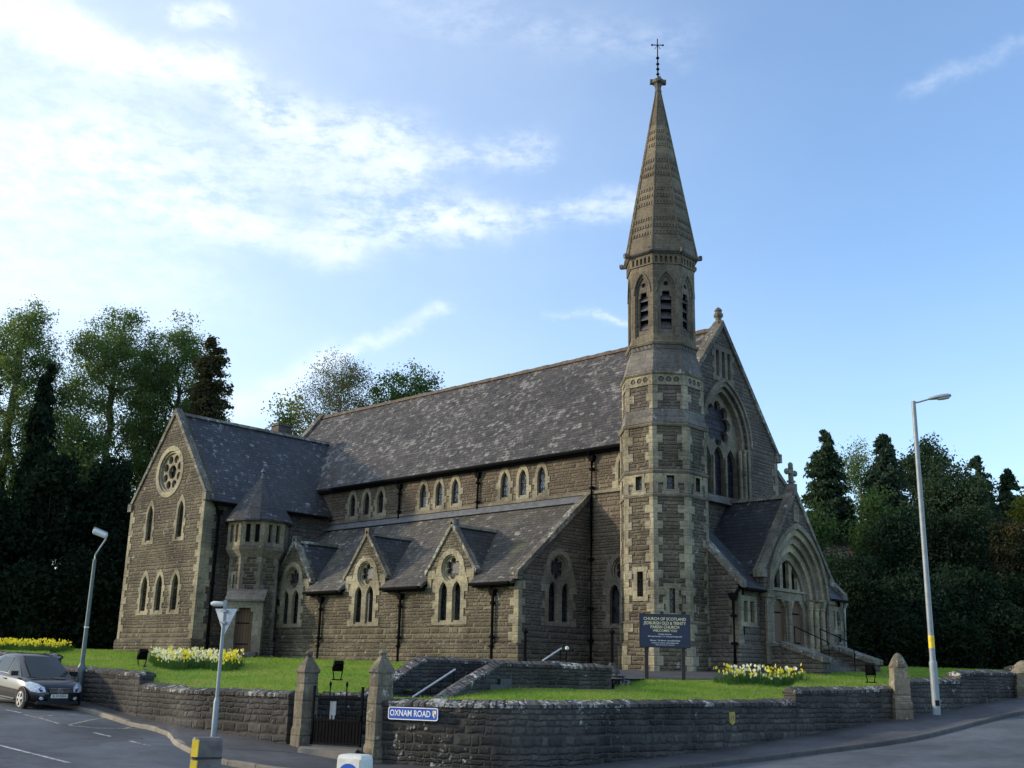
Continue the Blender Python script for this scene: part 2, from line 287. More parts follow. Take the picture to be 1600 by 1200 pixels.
# ------------------------------------------------------------------ mesh helpers
class Fr:
    """plane frame: point = o + u*U + v*V + w*N, N outward"""
    def __init__(s,o,U,V=(0,0,1),N=None):
        s.o,s.U,s.V=Vector(o),Vector(U).normalized(),Vector(V).normalized(); s.N=Vector(N) if N else s.U.cross(s.V)
    def __call__(s,u,v,w=0.): return s.o+s.U*u+s.V*v+s.N*w
def south(y): return Fr((0,y,0),(1,0,0))
def east(x): return Fr((x,0,0),(0,1,0))
class MB:
    def __init__(s): s.v=[]; s.f=[]; s.sm=[]
    def add(s,vs,fs,smooth=False):
        k=len(s.v); s.v+= [tuple(p) for p in vs]; s.f+=[[i+k for i in f] for f in fs]; s.sm+=[smooth]*len(fs); return s
    def poly(s,*ps): return s.add(ps,[list(range(len(ps)))])
    def plate(s,fr,outer,holes=(),w0=-.3,w1=0.,back=True):
        """flat plate with openings, from depth w0 to w1 along the frame's outward normal"""
        loops=[list(outer)]+[list(h) for h in holes]
        def area(l): return sum(a[0]*b[1]-b[0]*a[1] for a,b in zip(l,l[1:]+l[:1]))
        if area(loops[0])<0: loops[0].reverse()
        for i in range(1,len(loops)):
            if area(loops[i])>0: loops[i].reverse()
        flat=[p for l in loops for p in l]
        tri=tessellate_polygon([[Vector((p[0],p[1],0)) for p in l] for l in loops])
        n=len(flat); vs=[fr(p[0],p[1],w1) for p in flat]+[fr(p[0],p[1],w0) for p in flat]; fs=[]
        for a,b,c in tri:
            A,B,C_=flat[a],flat[b],flat[c]; o=(B[0]-A[0])*(C_[1]-A[1])-(C_[0]-A[0])*(B[1]-A[1])
            if abs(o)<1e-9: continue
            if o<0: a,c=c,a
            fs.append([a,b,c]); 
            if back: fs.append([c+n,b+n,a+n])
        k=0
        for l in loops:
            for i in range(len(l)):
                a,b=k+i,k+(i+1)%len(l); fs.append([a,a+n,b+n,b])
            k+=len(l)
        return s.add(vs,fs)
    def box(s,c,x,y,z,sx,sy,sz,base=False):
        c,x,y,z=Vector(c),Vector(x).normalized(),Vector(y).normalized(),Vector(z).normalized()
        if base: c=c+z*(sz/2)
        vs=[c+x*(a*sx/2)+y*(b*sy/2)+z*(d*sz/2) for d in(-1,1) for b in(-1,1) for a in(-1,1)]
        return s.add(vs,[[0,2,3,1],[4,5,7,6],[0,1,5,4],[2,6,7,3],[0,4,6,2],[1,3,7,5]])
    def abox(s,x0,x1,y0,y1,z0,z1): return s.box(((x0+x1)/2,(y0+y1)/2,(z0+z1)/2),(1,0,0),(0,1,0),(0,0,1),abs(x1-x0),abs(y1-y0),abs(z1-z0))
    def rings(s,rs,cap0=True,cap1=True,smooth=False,closed=True):
        n=len(rs[0]); vs=[p for r in rs for p in r]; fs=[]
        for i in range(len(rs)-1):
            for j in range(n if closed else n-1):
                a=i*n+j; b=i*n+(j+1)%n; fs.append([a,b,b+n,a+n])
        k=len(s.v); s.add(vs,fs,smooth)
        if cap0: s.f.append([k+j for j in reversed(range(n))]); s.sm.append(False)
        if cap1: s.f.append([k+(len(rs)-1)*n+j for j in range(n)]); s.sm.append(False)
        return s
    def prof(s,cx,cy,pts,n=8,rot=None,apothem=True,smooth=False,cap0=True,cap1=True):
        """stacked n-gon rings (r,z)"""
        rot=-math.pi/2-math.pi/n if rot is None else rot; kf=1/math.cos(math.pi/n) if apothem else 1
        return s.rings([[(cx+r*kf*math.cos(rot+2*math.pi*j/n),cy+r*kf*math.sin(rot+2*math.pi*j/n),z) for j in range(n)] for r,z in pts],cap0,cap1,smooth)
    def tube(s,pts,rad,n=8,smooth=True,caps=True):
        pts=[Vector(p) for p in pts]; rad=rad if isinstance(rad,(list,tuple)) else [rad]*len(pts); rs=[]
        for i,p in enumerate(pts):
            d=(pts[min(i+1,len(pts)-1)]-pts[max(i-1,0)]).normalized(); a=d.cross(Vector((0,0,1)))
            if a.length<1e-3: a=Vector((1,0,0))
            a.normalize(); b=d.cross(a); rs.append([p+(a*math.cos(2*math.pi*j/n)+b*math.sin(2*math.pi*j/n))*rad[i] for j in range(n)])
        return s.rings([r[::-1] for r in rs],caps,caps,smooth)
    def prism(s,poly,vec):
        """extrude a 3-D polygon along vec"""
        vec=Vector(vec); a=[Vector(p) for p in poly]; n=len(a); b=[p+vec for p in a]
        nrm=Vector((0,0,0))
        for i in range(n): nrm+=a[i].cross(a[(i+1)%n])
        if nrm.dot(vec)>0: a,b=b,a
        fs=[list(range(n)),list(range(2*n-1,n-1,-1))]+[[i,i+n,(i+1)%n+n,(i+1)%n] for i in range(n)]
        return s.add(a+b,fs)
    def build(s,name,mat,parent=None,sharp=35,vuv=None):
        me=bpy.data.meshes.new(name); me.from_pydata(s.v,[],s.f); me.update()
        uvl=me.uv_layers.new(name='UVMap'); co=np.empty(len(me.vertices)*3); me.vertices.foreach_get('co',co); co=co.reshape(-1,3)
        nl=len(me.loops); lv=np.empty(nl,int); me.loops.foreach_get('vertex_index',lv); npoly=len(me.polygons)
        nr=np.empty(npoly*3); me.polygons.foreach_get('normal',nr); nr=nr.reshape(-1,3); lt=np.empty(npoly,int); me.polygons.foreach_get('loop_total',lt)
        fn=np.repeat(nr,lt,axis=0); T=np.stack([-fn[:,1],fn[:,0],0*fn[:,0]],1); L=np.linalg.norm(T,axis=1); flat=L<.05
        T[flat]=(1,0,0); L[flat]=1; T/=L[:,None]; B=np.cross(fn,T); B[flat]=(0,1,0)
        P=co[lv]; uv=np.stack([(P*T).sum(1),(P*B).sum(1)],1).astype(np.float32); uv=uv if vuv is None else np.asarray(vuv,np.float32)[lv]; uvl.data.foreach_set('uv',np.ascontiguousarray(uv,np.float32).ravel())
        me.materials.append(MATS[mat]); 
        if any(s.sm):
            me.polygons.foreach_set('use_smooth',np.array(s.sm,bool)); me.set_sharp_from_angle(angle=R(sharp))
        o=bpy.data.objects.new(name,me); col.objects.link(o)
        adopt(o,parent)
        return o
def adopt(o,p):
    if p is None: return
    o.parent=p
    if p.type=='EMPTY': o.matrix_parent_inverse=Matrix.Translation(-p.location)
def tag(o,label=None,cat=None,group=None,kind=None):
    for k,v in (('label',label),('category',cat),('group',group),('kind',kind)):
        if v: o[k]=v
    return o
def thing(name,label,cat,group=None,loc=(0,0,0)):
    o=bpy.data.objects.new(name,None); col.objects.link(o); o.location=loc; o.empty_display_size=.3
    return tag(o,label,cat,group)
def raw_mesh(name,V,F,mat,parent=None):
    """fast numpy mesh: V (n,3), F (m,k) all faces the same size"""
    me=bpy.data.meshes.new(name); n,k=F.shape; me.vertices.add(len(V)); me.vertices.foreach_set('co',V.astype(np.float32).ravel())
    me.loops.add(n*k); me.loops.foreach_set('vertex_index',F.astype(np.int32).ravel()); me.polygons.add(n); me.polygons.foreach_set('loop_start',np.arange(0,n*k,k,dtype=np.int32))
    me.update(calc_edges=True); me.materials.append(MATS[mat]); o=bpy.data.objects.new(name,me); col.objects.link(o)
    adopt(o,parent)
    return o
def text_mesh(name,txt,size,fr,u,v,w,mat,parent,depth=.004,sx=1.,align='CENTER'):
    cu=bpy.data.curves.new(name,'FONT'); cu.body=txt; cu.size=size; cu.align_x=align; cu.align_y='CENTER'; cu.extrude=depth; cu.offset=size*.012; cu.resolution_u=3
    o=bpy.data.objects.new(name,cu); col.objects.link(o); dg=bpy.context.evaluated_depsgraph_get(); me=bpy.data.meshes.new_from_object(o.evaluated_get(dg))
    bpy.data.objects.remove(o); bpy.data.curves.remove(cu)
    me.transform(Matrix.Diagonal((sx,1,1,1))); p=fr(u,v,w); M=Matrix((fr.U,fr.V,fr.N)).transposed().to_4x4(); M.translation=p; me.transform(M)
    me.materials.clear(); me.materials.append(MATS[mat]); q=bpy.data.objects.new(name,me); col.objects.link(q); adopt(q,parent); return q
# ------------------------------------------------------------------ the church
CH=thing('church','large stone church with slender spire, slate roofs and gabled porch','church',loc=(-12,2,.3))
GZ=-.6                                         # masonry runs below the lawn
def arch(uc,hw,vs,va,n=8):
    a=va-vs; r=(hw*hw+a*a)/(2*hw); th=math.acos(max(-1,min(1,(r-hw)/r))) ; out=[]
    for i in range(n+1):
        t=th*i/n; out.append((uc+hw-r+r*math.cos(t),vs+r*math.sin(t)))
    return out+[(2*uc-x,y) for x,y in out[-2::-1]]
def lancet(uc,hw,v0,vs,va,n=8): return [(uc-hw,v0),(uc+hw,v0)]+arch(uc,hw,vs,va,n)
def circ(uc,vc,r,n=24,ph=0): return [(uc+r*math.cos(ph+2*math.pi*i/n),vc+r*math.sin(ph+2*math.pi*i/n)) for i in range(n)]
def foil(uc,vc,r,k=6,n=6,lob=.36,off=.62):
    """cusped outline of k lobes"""
    out=[]; ph=math.pi/2
    for i in range(k):
        a=ph+2*math.pi*i/k; cx,cy=uc+r*off*math.cos(a),vc+r*off*math.sin(a)
        for j in range(n+1):
            b=a-R(105)+R(210)*j/n; out.append((cx+r*lob*math.cos(b),cy+r*lob*math.sin(b)))
    return out
def rect(u0,u1,v0,v1): return [(u0,v0),(u1,v0),(u1,v1),(u0,v1)]
def jag(uc,hw,q,v0,vs,course,head,flip=False):
    """quoined jambs from v0 to vs, then the given head (listed from right spring to left spring)"""
    n=max(2,int(round((vs-v0)/course))); c=(vs-v0)/n; R_=[]
    for i in range(n):
        w_=hw+(q*random.uniform(.7,1.12) if (i%2==0)!=flip else random.uniform(0,.012)); R_+=[(uc+w_,v0+i*c),(uc+w_,v0+(i+1)*c)]
    return R_+head+[(2*uc-x,y) for x,y in reversed(R_)]
def pane(name,fr,outline,w,mat,parent):
    us=[p[0] for p in outline]; vs=[p[1] for p in outline]
    return MB().plate(fr,rect(min(us)-.04,max(us)+.04,min(vs)-.04,max(vs)+.04),(),w-.03,w).build(name,mat,parent)
def lancet_window(fr,uc,hw,v0,vs,va,t=.17,q=.15,course=.3,glass='leaded_glass',stone='ashlar',deep=.26,flip=False,proud=.025,label=None):
    op=lancet(uc,hw,v0,vs,va); k=(hw+t)/hw
    out=jag(uc,hw+t,q,v0-.10,vs,course,arch(uc,hw+t,vs,vs+(va-vs)*k*.98),flip)
    o=MB().plate(fr,out,[op],-.10,proud).build('window',stone,CH); pane('pane',fr,op,-deep,glass,o)
    s=MB().plate(fr,[(uc-hw,v0),(uc+hw,v0),(uc+hw,v0+.10),(uc-hw,v0+.10)],(),-deep,-.02).build('sill',stone,o)
    return lancet(uc,hw+.06,v0-.03,vs,va+.06)          # hole for the wall
def twin_window(fr,uc,v0=1.90,glass='leaded_glass',stone='ashlar',lift=0.,blank=False):
    """two lancet lights under a six-foil roundel in one dressed frame"""
    vs,va,vr=3.12+lift,3.54+lift,4.09+lift
    L=[lancet(uc+s*.40,.245,v0,vs,va,6) for s in(-1,1)]; rose=circ(uc,vr,.56)
    head=[(uc+.82,vr)]+[(uc+.80*math.cos(R(a)),vr+.78*math.sin(R(a))) for a in(18,36,60,80,100,120,144,162)]+[(uc-.82,vr)]
    out=jag(uc,.84,.22,v0-.1,3.45+lift,.36,head)
    o=MB().plate(fr,out,L+[rose],-.12,.03).build('window',stone,CH)
    MB().plate(fr,circ(uc,vr,.60,28),[foil(uc,vr,.46)],-.24,-.13).build('tracery',stone,o)
    ring=MB(); ring.plate(fr,circ(uc,vr,.56,28),[circ(uc,vr,.50,28)],-.13,-.04); ring.build('roundel_moulding',stone,o)
    pane('pane',fr,[(uc-.66,v0),(uc+.66,4.6+lift)],-.27,glass,o)
    for s in(-1,1): MB().plate(fr,rect(uc+s*.40-.245,uc+s*.40+.245,v0,v0+.08),(),-.27,-.03).build('sill',stone,o)
    return [(uc-.78,v0-.02),(uc+.78,v0-.02),(uc+.78,vr)]+[(uc+.74*math.cos(R(a)),vr+.72*math.sin(R(a))) for a in range(15,180,15)]+[(uc-.78,vr)]
def quoins(fr,u,side,v0,v1,long=.46,short=.26,course=.34,mat='ashlar',parent=None,proud=.022,mb=None):
    m=mb or MB(); n=max(1,int(round((v1-v0)/course))); c=(v1-v0)/n
    for i in range(n):
        l=(long if i%2 else short)*random.uniform(.84,1.14); a,b=(u-l,u+.009) if side>0 else (u-.009,u+l)
        m.plate(fr,rect(a,b,v0+i*c+.004,v0+(i+1)*c-.004),(),-.06,proud+.003*((i*7)%3))
    return m
NV=0.; YA=-4.263; YT=-7.529; XE=-4.0; W_=8.737; YC=W_/2; TW0,TW1,TXC=-29.12,-21.88,-25.5
S0=south(NV); SA=south(YA); ST=south(YT); EF=east(0.); EA=east(XE); ET=east(TW1)
BAYS=[-7.85,-13.35,-18.84]
# --- nave: clerestory and bare east bay
holes=[]
for k,xc in enumerate(BAYS):
    for j,dx in enumerate((-1.14,0,1.12)):
        holes.append(lancet_window(S0,xc+dx,.235,7.58,8.38,8.86,t=.16,q=.15,course=.27,glass='leaded_glass' if k==2 else 'leaded_glass_painted_daylight',flip=(j==1)))
for xx in(-2.2,): holes.append(lancet_window(S0,xx,.235,7.58,8.38,8.86,t=.16,q=.15,course=.27))
holes_low=[twin_window(S0,-2.24,stone='ashlar_dull')]
MB().plate(S0,[(-29.3,6.6),(XE+.02,6.6),(XE+.02,GZ),(-.05,GZ),(-.05,9.30),(-29.3,9.30)],holes+holes_low,-.55,0).build('nave_wall','rubble_clerestory',CH)
MB().abox(-29.3,-.05,W_-.5,W_,GZ,9.3).build('nave_wall','rubble',CH)
m=MB(); m.plate(Fr((-29.3,0,0),(0,-1,0)),[(-W_,GZ),(0,GZ),(0,9.3),(-YC,15.0),(-W_,9.3)],(),-.5,.0); m.build('gable_wall','rubble',CH)
# --- facade gable
spr,apx=9.85,12.30; BW=1.72
m_big=lancet(YC+.05,BW+.05,7.45,spr,apx+.05,14)
sl=[rect(YC+d-.12,YC+d+.12,12.72,13.92) for d in(-.46,0,.46)]
MB().plate(EF,[(.02,GZ),(W_,GZ),(W_,9.95),(YC,15.22),(.02,9.95)],[m_big]+[rect(YC-.72,YC+.72,12.62,14.02)],-.6,0).build('facade_wall','rubble_front',CH)
v=MB().plate(EF,jag(YC,.74,.16,12.5,14.12,.27,[(YC+.74,14.12),(YC-.74,14.12)]),sl,-.12,.03).build('vent_window','ashlar_dull',CH)
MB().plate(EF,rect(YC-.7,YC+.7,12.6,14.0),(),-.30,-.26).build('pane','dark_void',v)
# great west-style window: orders, tracery of three lights under a big octofoil
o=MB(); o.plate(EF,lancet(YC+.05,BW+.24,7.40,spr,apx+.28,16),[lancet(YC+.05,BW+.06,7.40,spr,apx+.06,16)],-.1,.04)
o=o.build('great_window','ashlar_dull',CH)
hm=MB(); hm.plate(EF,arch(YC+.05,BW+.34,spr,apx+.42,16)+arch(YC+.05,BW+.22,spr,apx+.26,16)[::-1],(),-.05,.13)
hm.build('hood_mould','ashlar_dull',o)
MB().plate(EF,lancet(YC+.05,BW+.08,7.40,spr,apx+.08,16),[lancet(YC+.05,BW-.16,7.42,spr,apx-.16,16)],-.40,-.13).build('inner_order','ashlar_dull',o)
rc=10.75
MB().plate(EF,lancet(YC+.05,BW-.12,7.42,spr,apx-.13,16),[foil(YC+.05,rc,1.06,8,5,.27,.70),*[lancet(YC+.05+d,.40,7.45,spr-.85+(.10 if d==0 else -.1),spr-.13 if d else spr-.14,6) for d in(-.99,0,.99)]],-.55,-.38).build('tracery','ashlar_dull',o)
pane('pane',EF,m_big,-.57,'stained_glass',o)
for d in(-1.66,-1.48,1.48,1.66):
    MB().tube([EF(YC+.05+d,7.5,-.08 if abs(d)>1.5 else -.2),EF(YC+.05+d,spr-.12,-.08 if abs(d)>1.5 else -.2)],.085,8).build('jamb_shaft','ashlar',o)
for d in(-.495,.495): MB().tube([EF(YC+.05+d,7.5,-.33),EF(YC+.05+d,spr-.6,-.33)],.06,8).build('mullion_shaft','ashlar',o)
cp=MB()
for d in(-1.64,1.64): 
    for zz in(spr-.14,8.7): cp.box(EF(YC+.05+d,zz,-.12),EF.U,EF.V,EF.N,.26,.12 if zz>9 else .07,.26)
cp.build('capital','ashlar_dull',o)
MB().prism([EF(YC-1.95,7.05,0),EF(YC-1.95,7.45,-.25),EF(YC-1.95,7.45,-.3),EF(YC-1.95,7.05,-.3)][::1],(0,4.0,0)).build('sill','weathering',o)
MB().prism([EF(YC-1.95,7.05,.30),EF(YC-1.95,7.42,.02),EF(YC-1.95,7.05,.02)],(0,4.0,0)).build('sill','weathering',o)
# coping on the two main gables, kneelers, apex finial
def raking(fr,half,zk,za,w0,w1,uc,th=.22,mat='coping_stone',drop=.0):
    m=MB()
    for s in(-1,1):
        m.plate(fr,[(uc+s*(half),zk-th),(uc+s*(half+.04),zk),(uc,za),(uc,za-th*1.5)],(),w0,w1)
    return m
c_=raking(EF,YC+.12,9.98,15.40,-.42,.09,YC)
for s in(-1,1): c_.box(EF(YC+s*(YC+.08),9.82,-.16),EF.U,EF.V,EF.N,.42,.40,.56)
c_.build('gable_coping','coping_stone',CH)
raking(Fr((-29.3,0,0),(0,-1,0)),YC+.12,9.75,15.30,-.35,.12,-YC).build('gable_coping','coping_stone',CH)
f_=MB(); f_.prof(-.16,YC,[(.16,15.2),(.20,15.32),(.12,15.42),(.13,15.52),(.20,15.60),(.20,15.70),(.13,15.80),(.17,15.88),(.10,15.98),(.03,16.04)],8,smooth=False); f_.build('gable_finial','ashlar_dull',CH)
q=MB(); quoins(EF,W_,1,.4,9.6,mat='ashlar',mb=q); q.build('quoins','ashlar_dull',CH)
# nave roof: two slabs with slate faces and terracotta ridge
def slab(name,mat,e0,e1,r1,r0,th=.14,parent=None):
    """roof slope from eave points e0,e1 to ridge points r1,r0"""
    e0,e1,r1,r0=map(Vector,(e0,e1,r1,r0)); n=(e1-e0).cross(r0-e0).normalized()
    if n.z<0: n=-n
    return MB().prism([p-n*th for p in(e0,e1,r1,r0)],n*th).build(name,mat,parent or CH)
slab('nave_roof','slate_nave',(-29.25,-.32,9.28),(-.36,-.32,9.28),(-.36,YC,15.06),(-29.25,YC,15.06))
slab('nave_roof','slate_nave',(-29.25,W_+.32,9.28),(-.36,W_+.32,9.28),(-.36,YC,15.06),(-29.25,YC,15.06))
m=MB()
for i in range(64):
    x=-29.2+i*.45; m.prism([(x,YC-.16,14.95),(x,YC,15.16+.012*(i%3)),(x,YC+.16,14.95)],(.44,0,0))
m.build('ridge_tiles','tile_ridge',CH)
m=MB(); m.tube([(-21.3,-.38,9.19),(-.6,-.38,9.19)],.075,6); m.abox(-29.2,-.5,-.24,-.02,9.05,9.20); m.build('gutter','iron',CH)
# string course below the clerestory sills and lead flashing
m=MB(); m.abox(-21.9,XE+.1,-.10,0.0,7.34,7.46); m.abox(XE+.1,-.05,-.09,0.0,7.34,7.46); m.build('string_course','ashlar_dull',CH)
MB().prism([(-21.88,-.02,7.34),(-21.88,-.06,7.32),(-21.88,-.36,6.99),(-21.88,-.02,6.99)],(17.6,0,0)).build('flashing','lead',CH)
# --- aisle
ah=[twin_window(SA,xc,glass='leaded_glass') for xc in BAYS]
out=[(-21.88,GZ),(XE-.012,GZ),(XE-.012,3.72)]
for xc in BAYS:
    out+=[(xc+1.36,3.36),(xc+1.36,4.06),(xc,5.80),(xc-1.36,4.06),(xc-1.36,3.36)] if xc!=BAYS[0] else [(xc+1.36,3.50),(xc+1.36,4.06),(xc,5.80),(xc-1.36,4.06),(xc-1.36,3.36)]
out+=[(-21.88,3.36)]
MB().plate(SA,out,ah,-.5,0).build('aisle_wall','rubble',CH)
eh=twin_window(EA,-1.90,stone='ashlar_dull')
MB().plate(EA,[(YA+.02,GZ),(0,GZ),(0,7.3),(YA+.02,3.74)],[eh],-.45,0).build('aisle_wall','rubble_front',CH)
V_=Vector((0,4.58,3.765)).normalized(); LR=math.hypot(4.58,3.765); fr=Fr((0,-4.60,3.40),(1,0,0),V_); nd_=.62
out=[(-21.88,0)]
for xc in BAYS[::-1]: out+=[(xc-1.46,0),(xc-1.38,nd_),(xc+1.38,nd_),(xc+1.46,0)]
out+=[(XE-.12,0),(XE-.12,LR),(-21.88,LR)]
MB().plate(fr,out,(),-.12,0).build('aisle_roof','slate_aisle',CH)
m=MB(); m.plate(EA,[(YA-.14,3.58),(YA-.14,3.80),(0.,7.42),(0.,7.12)],(),-.30,.07)
m.box(EA(YA-.05,3.62,-.12),EA.U,EA.V,EA.N,.30,.26,.42); m.build('raking_coping','coping_stone',CH)
q=MB(); quoins(SA,XE,1,.2,3.45,mb=q); quoins(EA,YA,-1,.2,3.45,short=.2,long=.36,mb=q); q.build('quoins','ashlar',CH)
for xc in BAYS:
    # gablet over each aisle window: roof, coping, apex stone, kneeler quoins
    g=MB()
    for s in(-1,1):
        e0=Vector((xc+s*1.44,YA+.02,3.86)); r_=Vector((xc,YA+.02,5.86)); n=Vector((s*2.0,0,1.44)).normalized()
        P=[e0,r_,r_+Vector((0,2.85,0)),e0+Vector((0,.95,0))]
        g.prism([p-n*.10 for p in P],n*.10)
    go=g.build('gablet_roof','slate_dark',CH)
    MB().prism([(xc-.12,YA+.1,5.80),(xc,YA+.1,5.95),(xc+.12,YA+.1,5.80)],(0,2.75,0)).build('ridge_tiles','coping_stone',go)
    c_=raking(SA,1.50,3.98,6.02,-.22,.07,xc,th=.16); c_.box(SA(xc,6.0,-.10),SA.U,SA.V,SA.N,.26,.24,.34); c_.build('gablet_coping','coping_stone',CH)
    q=MB()
    for s in(-1,1):
        quoins(SA,xc+s*1.36,s,3.32,4.02,long=.42,short=.24,course=.34,mb=q)
    q.build('quoins','ashlar',CH)
m=MB()
for x0,x1 in((-21.8,-20.35),(-17.35,-14.85),(-11.85,-9.35),(-6.35,-4.2)):
    m.tube([(x0,-4.66,3.33),(x1,-4.66,3.33)],.07,6); m.abox(x0,x1,-4.52,-4.30,3.22,3.33)
m.build('gutter','iron',CH)
# plinth
m=MB()
m.prism([(-21.88,YA,1.10),(-21.88,YA-.10,.98),(-21.88,YA-.10,GZ),(-21.88,YA,GZ)],(21.88+XE,0,0))
m.prism([(XE,YA-.1,1.10),(XE+.10,YA-.1,.98),(XE+.10,YA-.1,GZ),(XE,YA-.1,GZ)],(0,-YA+.1,0))
m.prism([(XE,0,1.10),(XE,-.10,.98),(XE,-.10,GZ),(XE,0,GZ)],(2.6,0,0)); m.build('plinth','rubble',CH)
# --- transept
rcx,rcz=TXC-.05,9.53; holes=[circ(rcx,rcz,1.18,28)]
o=MB(); o.plate(ST,circ(rcx,rcz,1.34,32),[circ(rcx,rcz,1.08,32)],-.12,.035); o=o.build('rose_window','ashlar',CH)
MB().plate(ST,circ(rcx,rcz,1.12,32),[circ(rcx,rcz,.36,16)]+[circ(rcx+.70*math.cos(R(22.5+45*k)),rcz+.70*math.sin(R(22.5+45*k)),.215,12) for k in range(8)],-.30,-.15).build('tracery','ashlar',o)
MB().plate(ST,circ(rcx,rcz,1.08,32),[circ(rcx,rcz,.98,32)],-.15,-.05).build('roundel_moulding','ashlar',o)
pane('pane',ST,circ(rcx,rcz,1.0),-.36,'leaded_glass',o)
for xc in(-27.06,-24.06): holes.append(lancet_window(ST,xc,.27,6.0,7.35,7.92,t=.16,q=.16,course=.33,deep=.3))
for j,xc in enumerate((-26.87,-25.42,-23.90)): holes.append(lancet_window(ST,xc,.29,2.45,3.75,4.30,t=.17,q=.17,course=.31,deep=.3))
MB().plate(ST,[(TW0+.012,GZ),(TW1-.012,GZ),(TW1-.012,8.15),(TXC,12.65),(TW0+.012,8.15)],holes,-.55,0).build('transept_wall','rubble',CH)
MB().plate(ET,[(YT+.02,GZ),(-.02,GZ),(-.02,8.0),(YT+.02,8.0)],(),-.5,0).build('transept_wall','rubble_front',CH)
MB().plate(Fr((TW0,0,0),(0,-1,0)),[(0,GZ),(-YT-.02,GZ),(-YT-.02,8.0),(0,8.0)],(),-.5,0).build('transept_wall','rubble',CH)
zr=12.62; yj=-.3+(zr-9.28)/(15.06-9.28)*(YC+.32)+.3
slab('transept_roof','slate_dark',(TW1+.30,YT+.12,7.74),(TW1+.30,yj,7.74),(TXC,yj,zr),(TXC,YT+.12,zr))
slab('transept_roof','slate_dark',(TW0-.30,YT+.12,7.74),(TW0-.30,yj,7.74),(TXC,yj,zr),(TXC,YT+.12,zr))
MB().prism([(TXC-.15,YT+.3,zr-.08),(TXC,YT+.3,zr+.1),(TXC+.15,YT+.3,zr-.08)],(0,yj-YT-.3,0)).build('ridge_tiles','coping_stone',CH)
c_=raking(ST,3.72,8.12,12.88,-.30,.08,TXC)
for s in(-1,1): c_.box(ST(TXC+s*3.66,7.95,-.10),ST.U,ST.V,ST.N,.36,.42,.46)
c_.build('gable_coping','coping_stone',CH)
q=MB(); quoins(ST,TW1,1,.5,7.8,mb=q); quoins(ST,TW0,-1,.5,7.8,mb=q); quoins(ET,YT,-1,.5,7.8,long=.62,short=.5,mb=q); q.build('quoins','ashlar',CH)
m=MB(); m.prism([(TW0-.1,YT,1.20),(TW0-.1,YT-.11,1.06),(TW0-.1,YT-.11,GZ),(TW0-.1,YT,GZ)],(TW1-TW0+.1,0,0)); m.prism([(TW1,YT-.1,1.20),(TW1+.11,YT-.1,1.06),(TW1+.11,YT-.1,GZ),(TW1,YT-.1,GZ)],(0,3.2,0)); m.build('plinth','rubble',CH)
MB().tube([(TW1+.34,YT+.2,7.66),(TW1+.34,-.4,7.66)],.075,6).build('gutter','iron',CH)
m=MB(); m.abox(-27.1,-26.4,-.6,.3,10.0,13.35); m.abox(-27.17,-26.33,-.67,.37,13.35,13.5); m.build('chimney','weathering',CH)
# --- drainpipes
def pipe(pts,rad=.06,br=()):
    m=MB(); m.tube(pts,rad,7)
    for b in br: m.prof(b[0],b[1],[(rad+.035,b[2]-.05),(rad+.035,b[2]+.05)],8); m.box(b,(1,0,0),(0,1,0),(0,0,1),.30,.05,.05)
    p=pts[0]; m.prof(pts[1][0],pts[1][1],[(.08,pts[1][2]-.12),(.15,pts[1][2]+.1),(.15,pts[1][2]+.14)],4)
    m.build('drainpipe','iron',CH)
for x in(-19.95,-16.35,-10.80,-5.30):
    y=YA-.1; pipe([(x+.06,-4.62,3.28),(x,y,3.0),(x,y,GZ+.4)],.062,[(x,y,2.6),(x,y,1.3),(x,y,.95)])
for x in(-16.17,-10.63): pipe([(x,-.36,9.1),(x,-.09,8.85),(x,-.09,7.1)],.055,[(x,-.09,8.5),(x,-.09,7.6)])
pipe([(-3.78,-.36,9.1),(-3.78,-.10,8.85),(-3.78,-.14,7.0),(-3.78,-.14,GZ+.4)],.065,[(-3.78,-.10,8.4),(-3.78,-.1,7.6),(-3.78,-.14,4.6),(-3.78,-.14,2.6),(-3.78,-.14,1.3)])
pipe([(TW1+.34,YT+.35,7.6),(TW1+.12,YT+.75,7.2),(TW1+.12,YT+.75,.3)],.07,[(TW1+.12,YT+.75,5.6),(TW1+.12,YT+.75,3.8),(TW1+.12,YT+.75,1.0)])
# --- stair turret with conical slate roof and its little porch
TCX,TCY=-20.68,-5.16; RS,RU=1.15,1.36
def octface(cx,cy,r,k):
    a=R(-90+45*k); N=Vector((math.cos(a),math.sin(a),0)); return Fr(Vector((cx,cy,0))+N*r,Vector((0,0,1)).cross(N))
m=MB(); m.prof(TCX,TCY,[(RS+.09,GZ),(RS+.09,1.05),(RS,1.18),(RS,5.05),(RS+.02,5.05)],8); tu=m.build('stair_turret','rubble',CH)
m=MB(); m.prof(TCX,TCY,[(RS+.02,5.0),(RU+.03,5.38),(RU+.03,5.55)],8); m.build('corbel_course','ashlar_dull',tu)
m=MB()
for k in range(8):
    fr=octface(TCX,TCY,RU,k); hw=RU*math.tan(math.pi/8)
    m.plate(fr,rect(-hw,hw,5.55,6.95),[rect(s*.22-.11,s*.22+.11,5.72,6.58) for s in(-1,1)],-.2,0)
m.build('turret_lantern','ashlar',tu)
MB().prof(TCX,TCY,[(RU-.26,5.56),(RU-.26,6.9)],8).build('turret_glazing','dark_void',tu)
m=MB()
for k in range(-2,3):
    fr=octface(TCX,TCY,RS,k); hw=RS*math.tan(math.pi/8)
    for s in(-1,1): quoins(fr,s*(hw+.008),s,1.2,5.0,long=.26,short=.15,course=.32,mb=m)
m.build('quoins','ashlar_dull',tu)
m=MB(); m.prof(TCX,TCY,[(1.63,6.72),(1.65,6.80),(1.26,7.42),(.10,9.02),(.09,9.06)],16,smooth=False); m.build('turret_roof','slate_dark',tu)
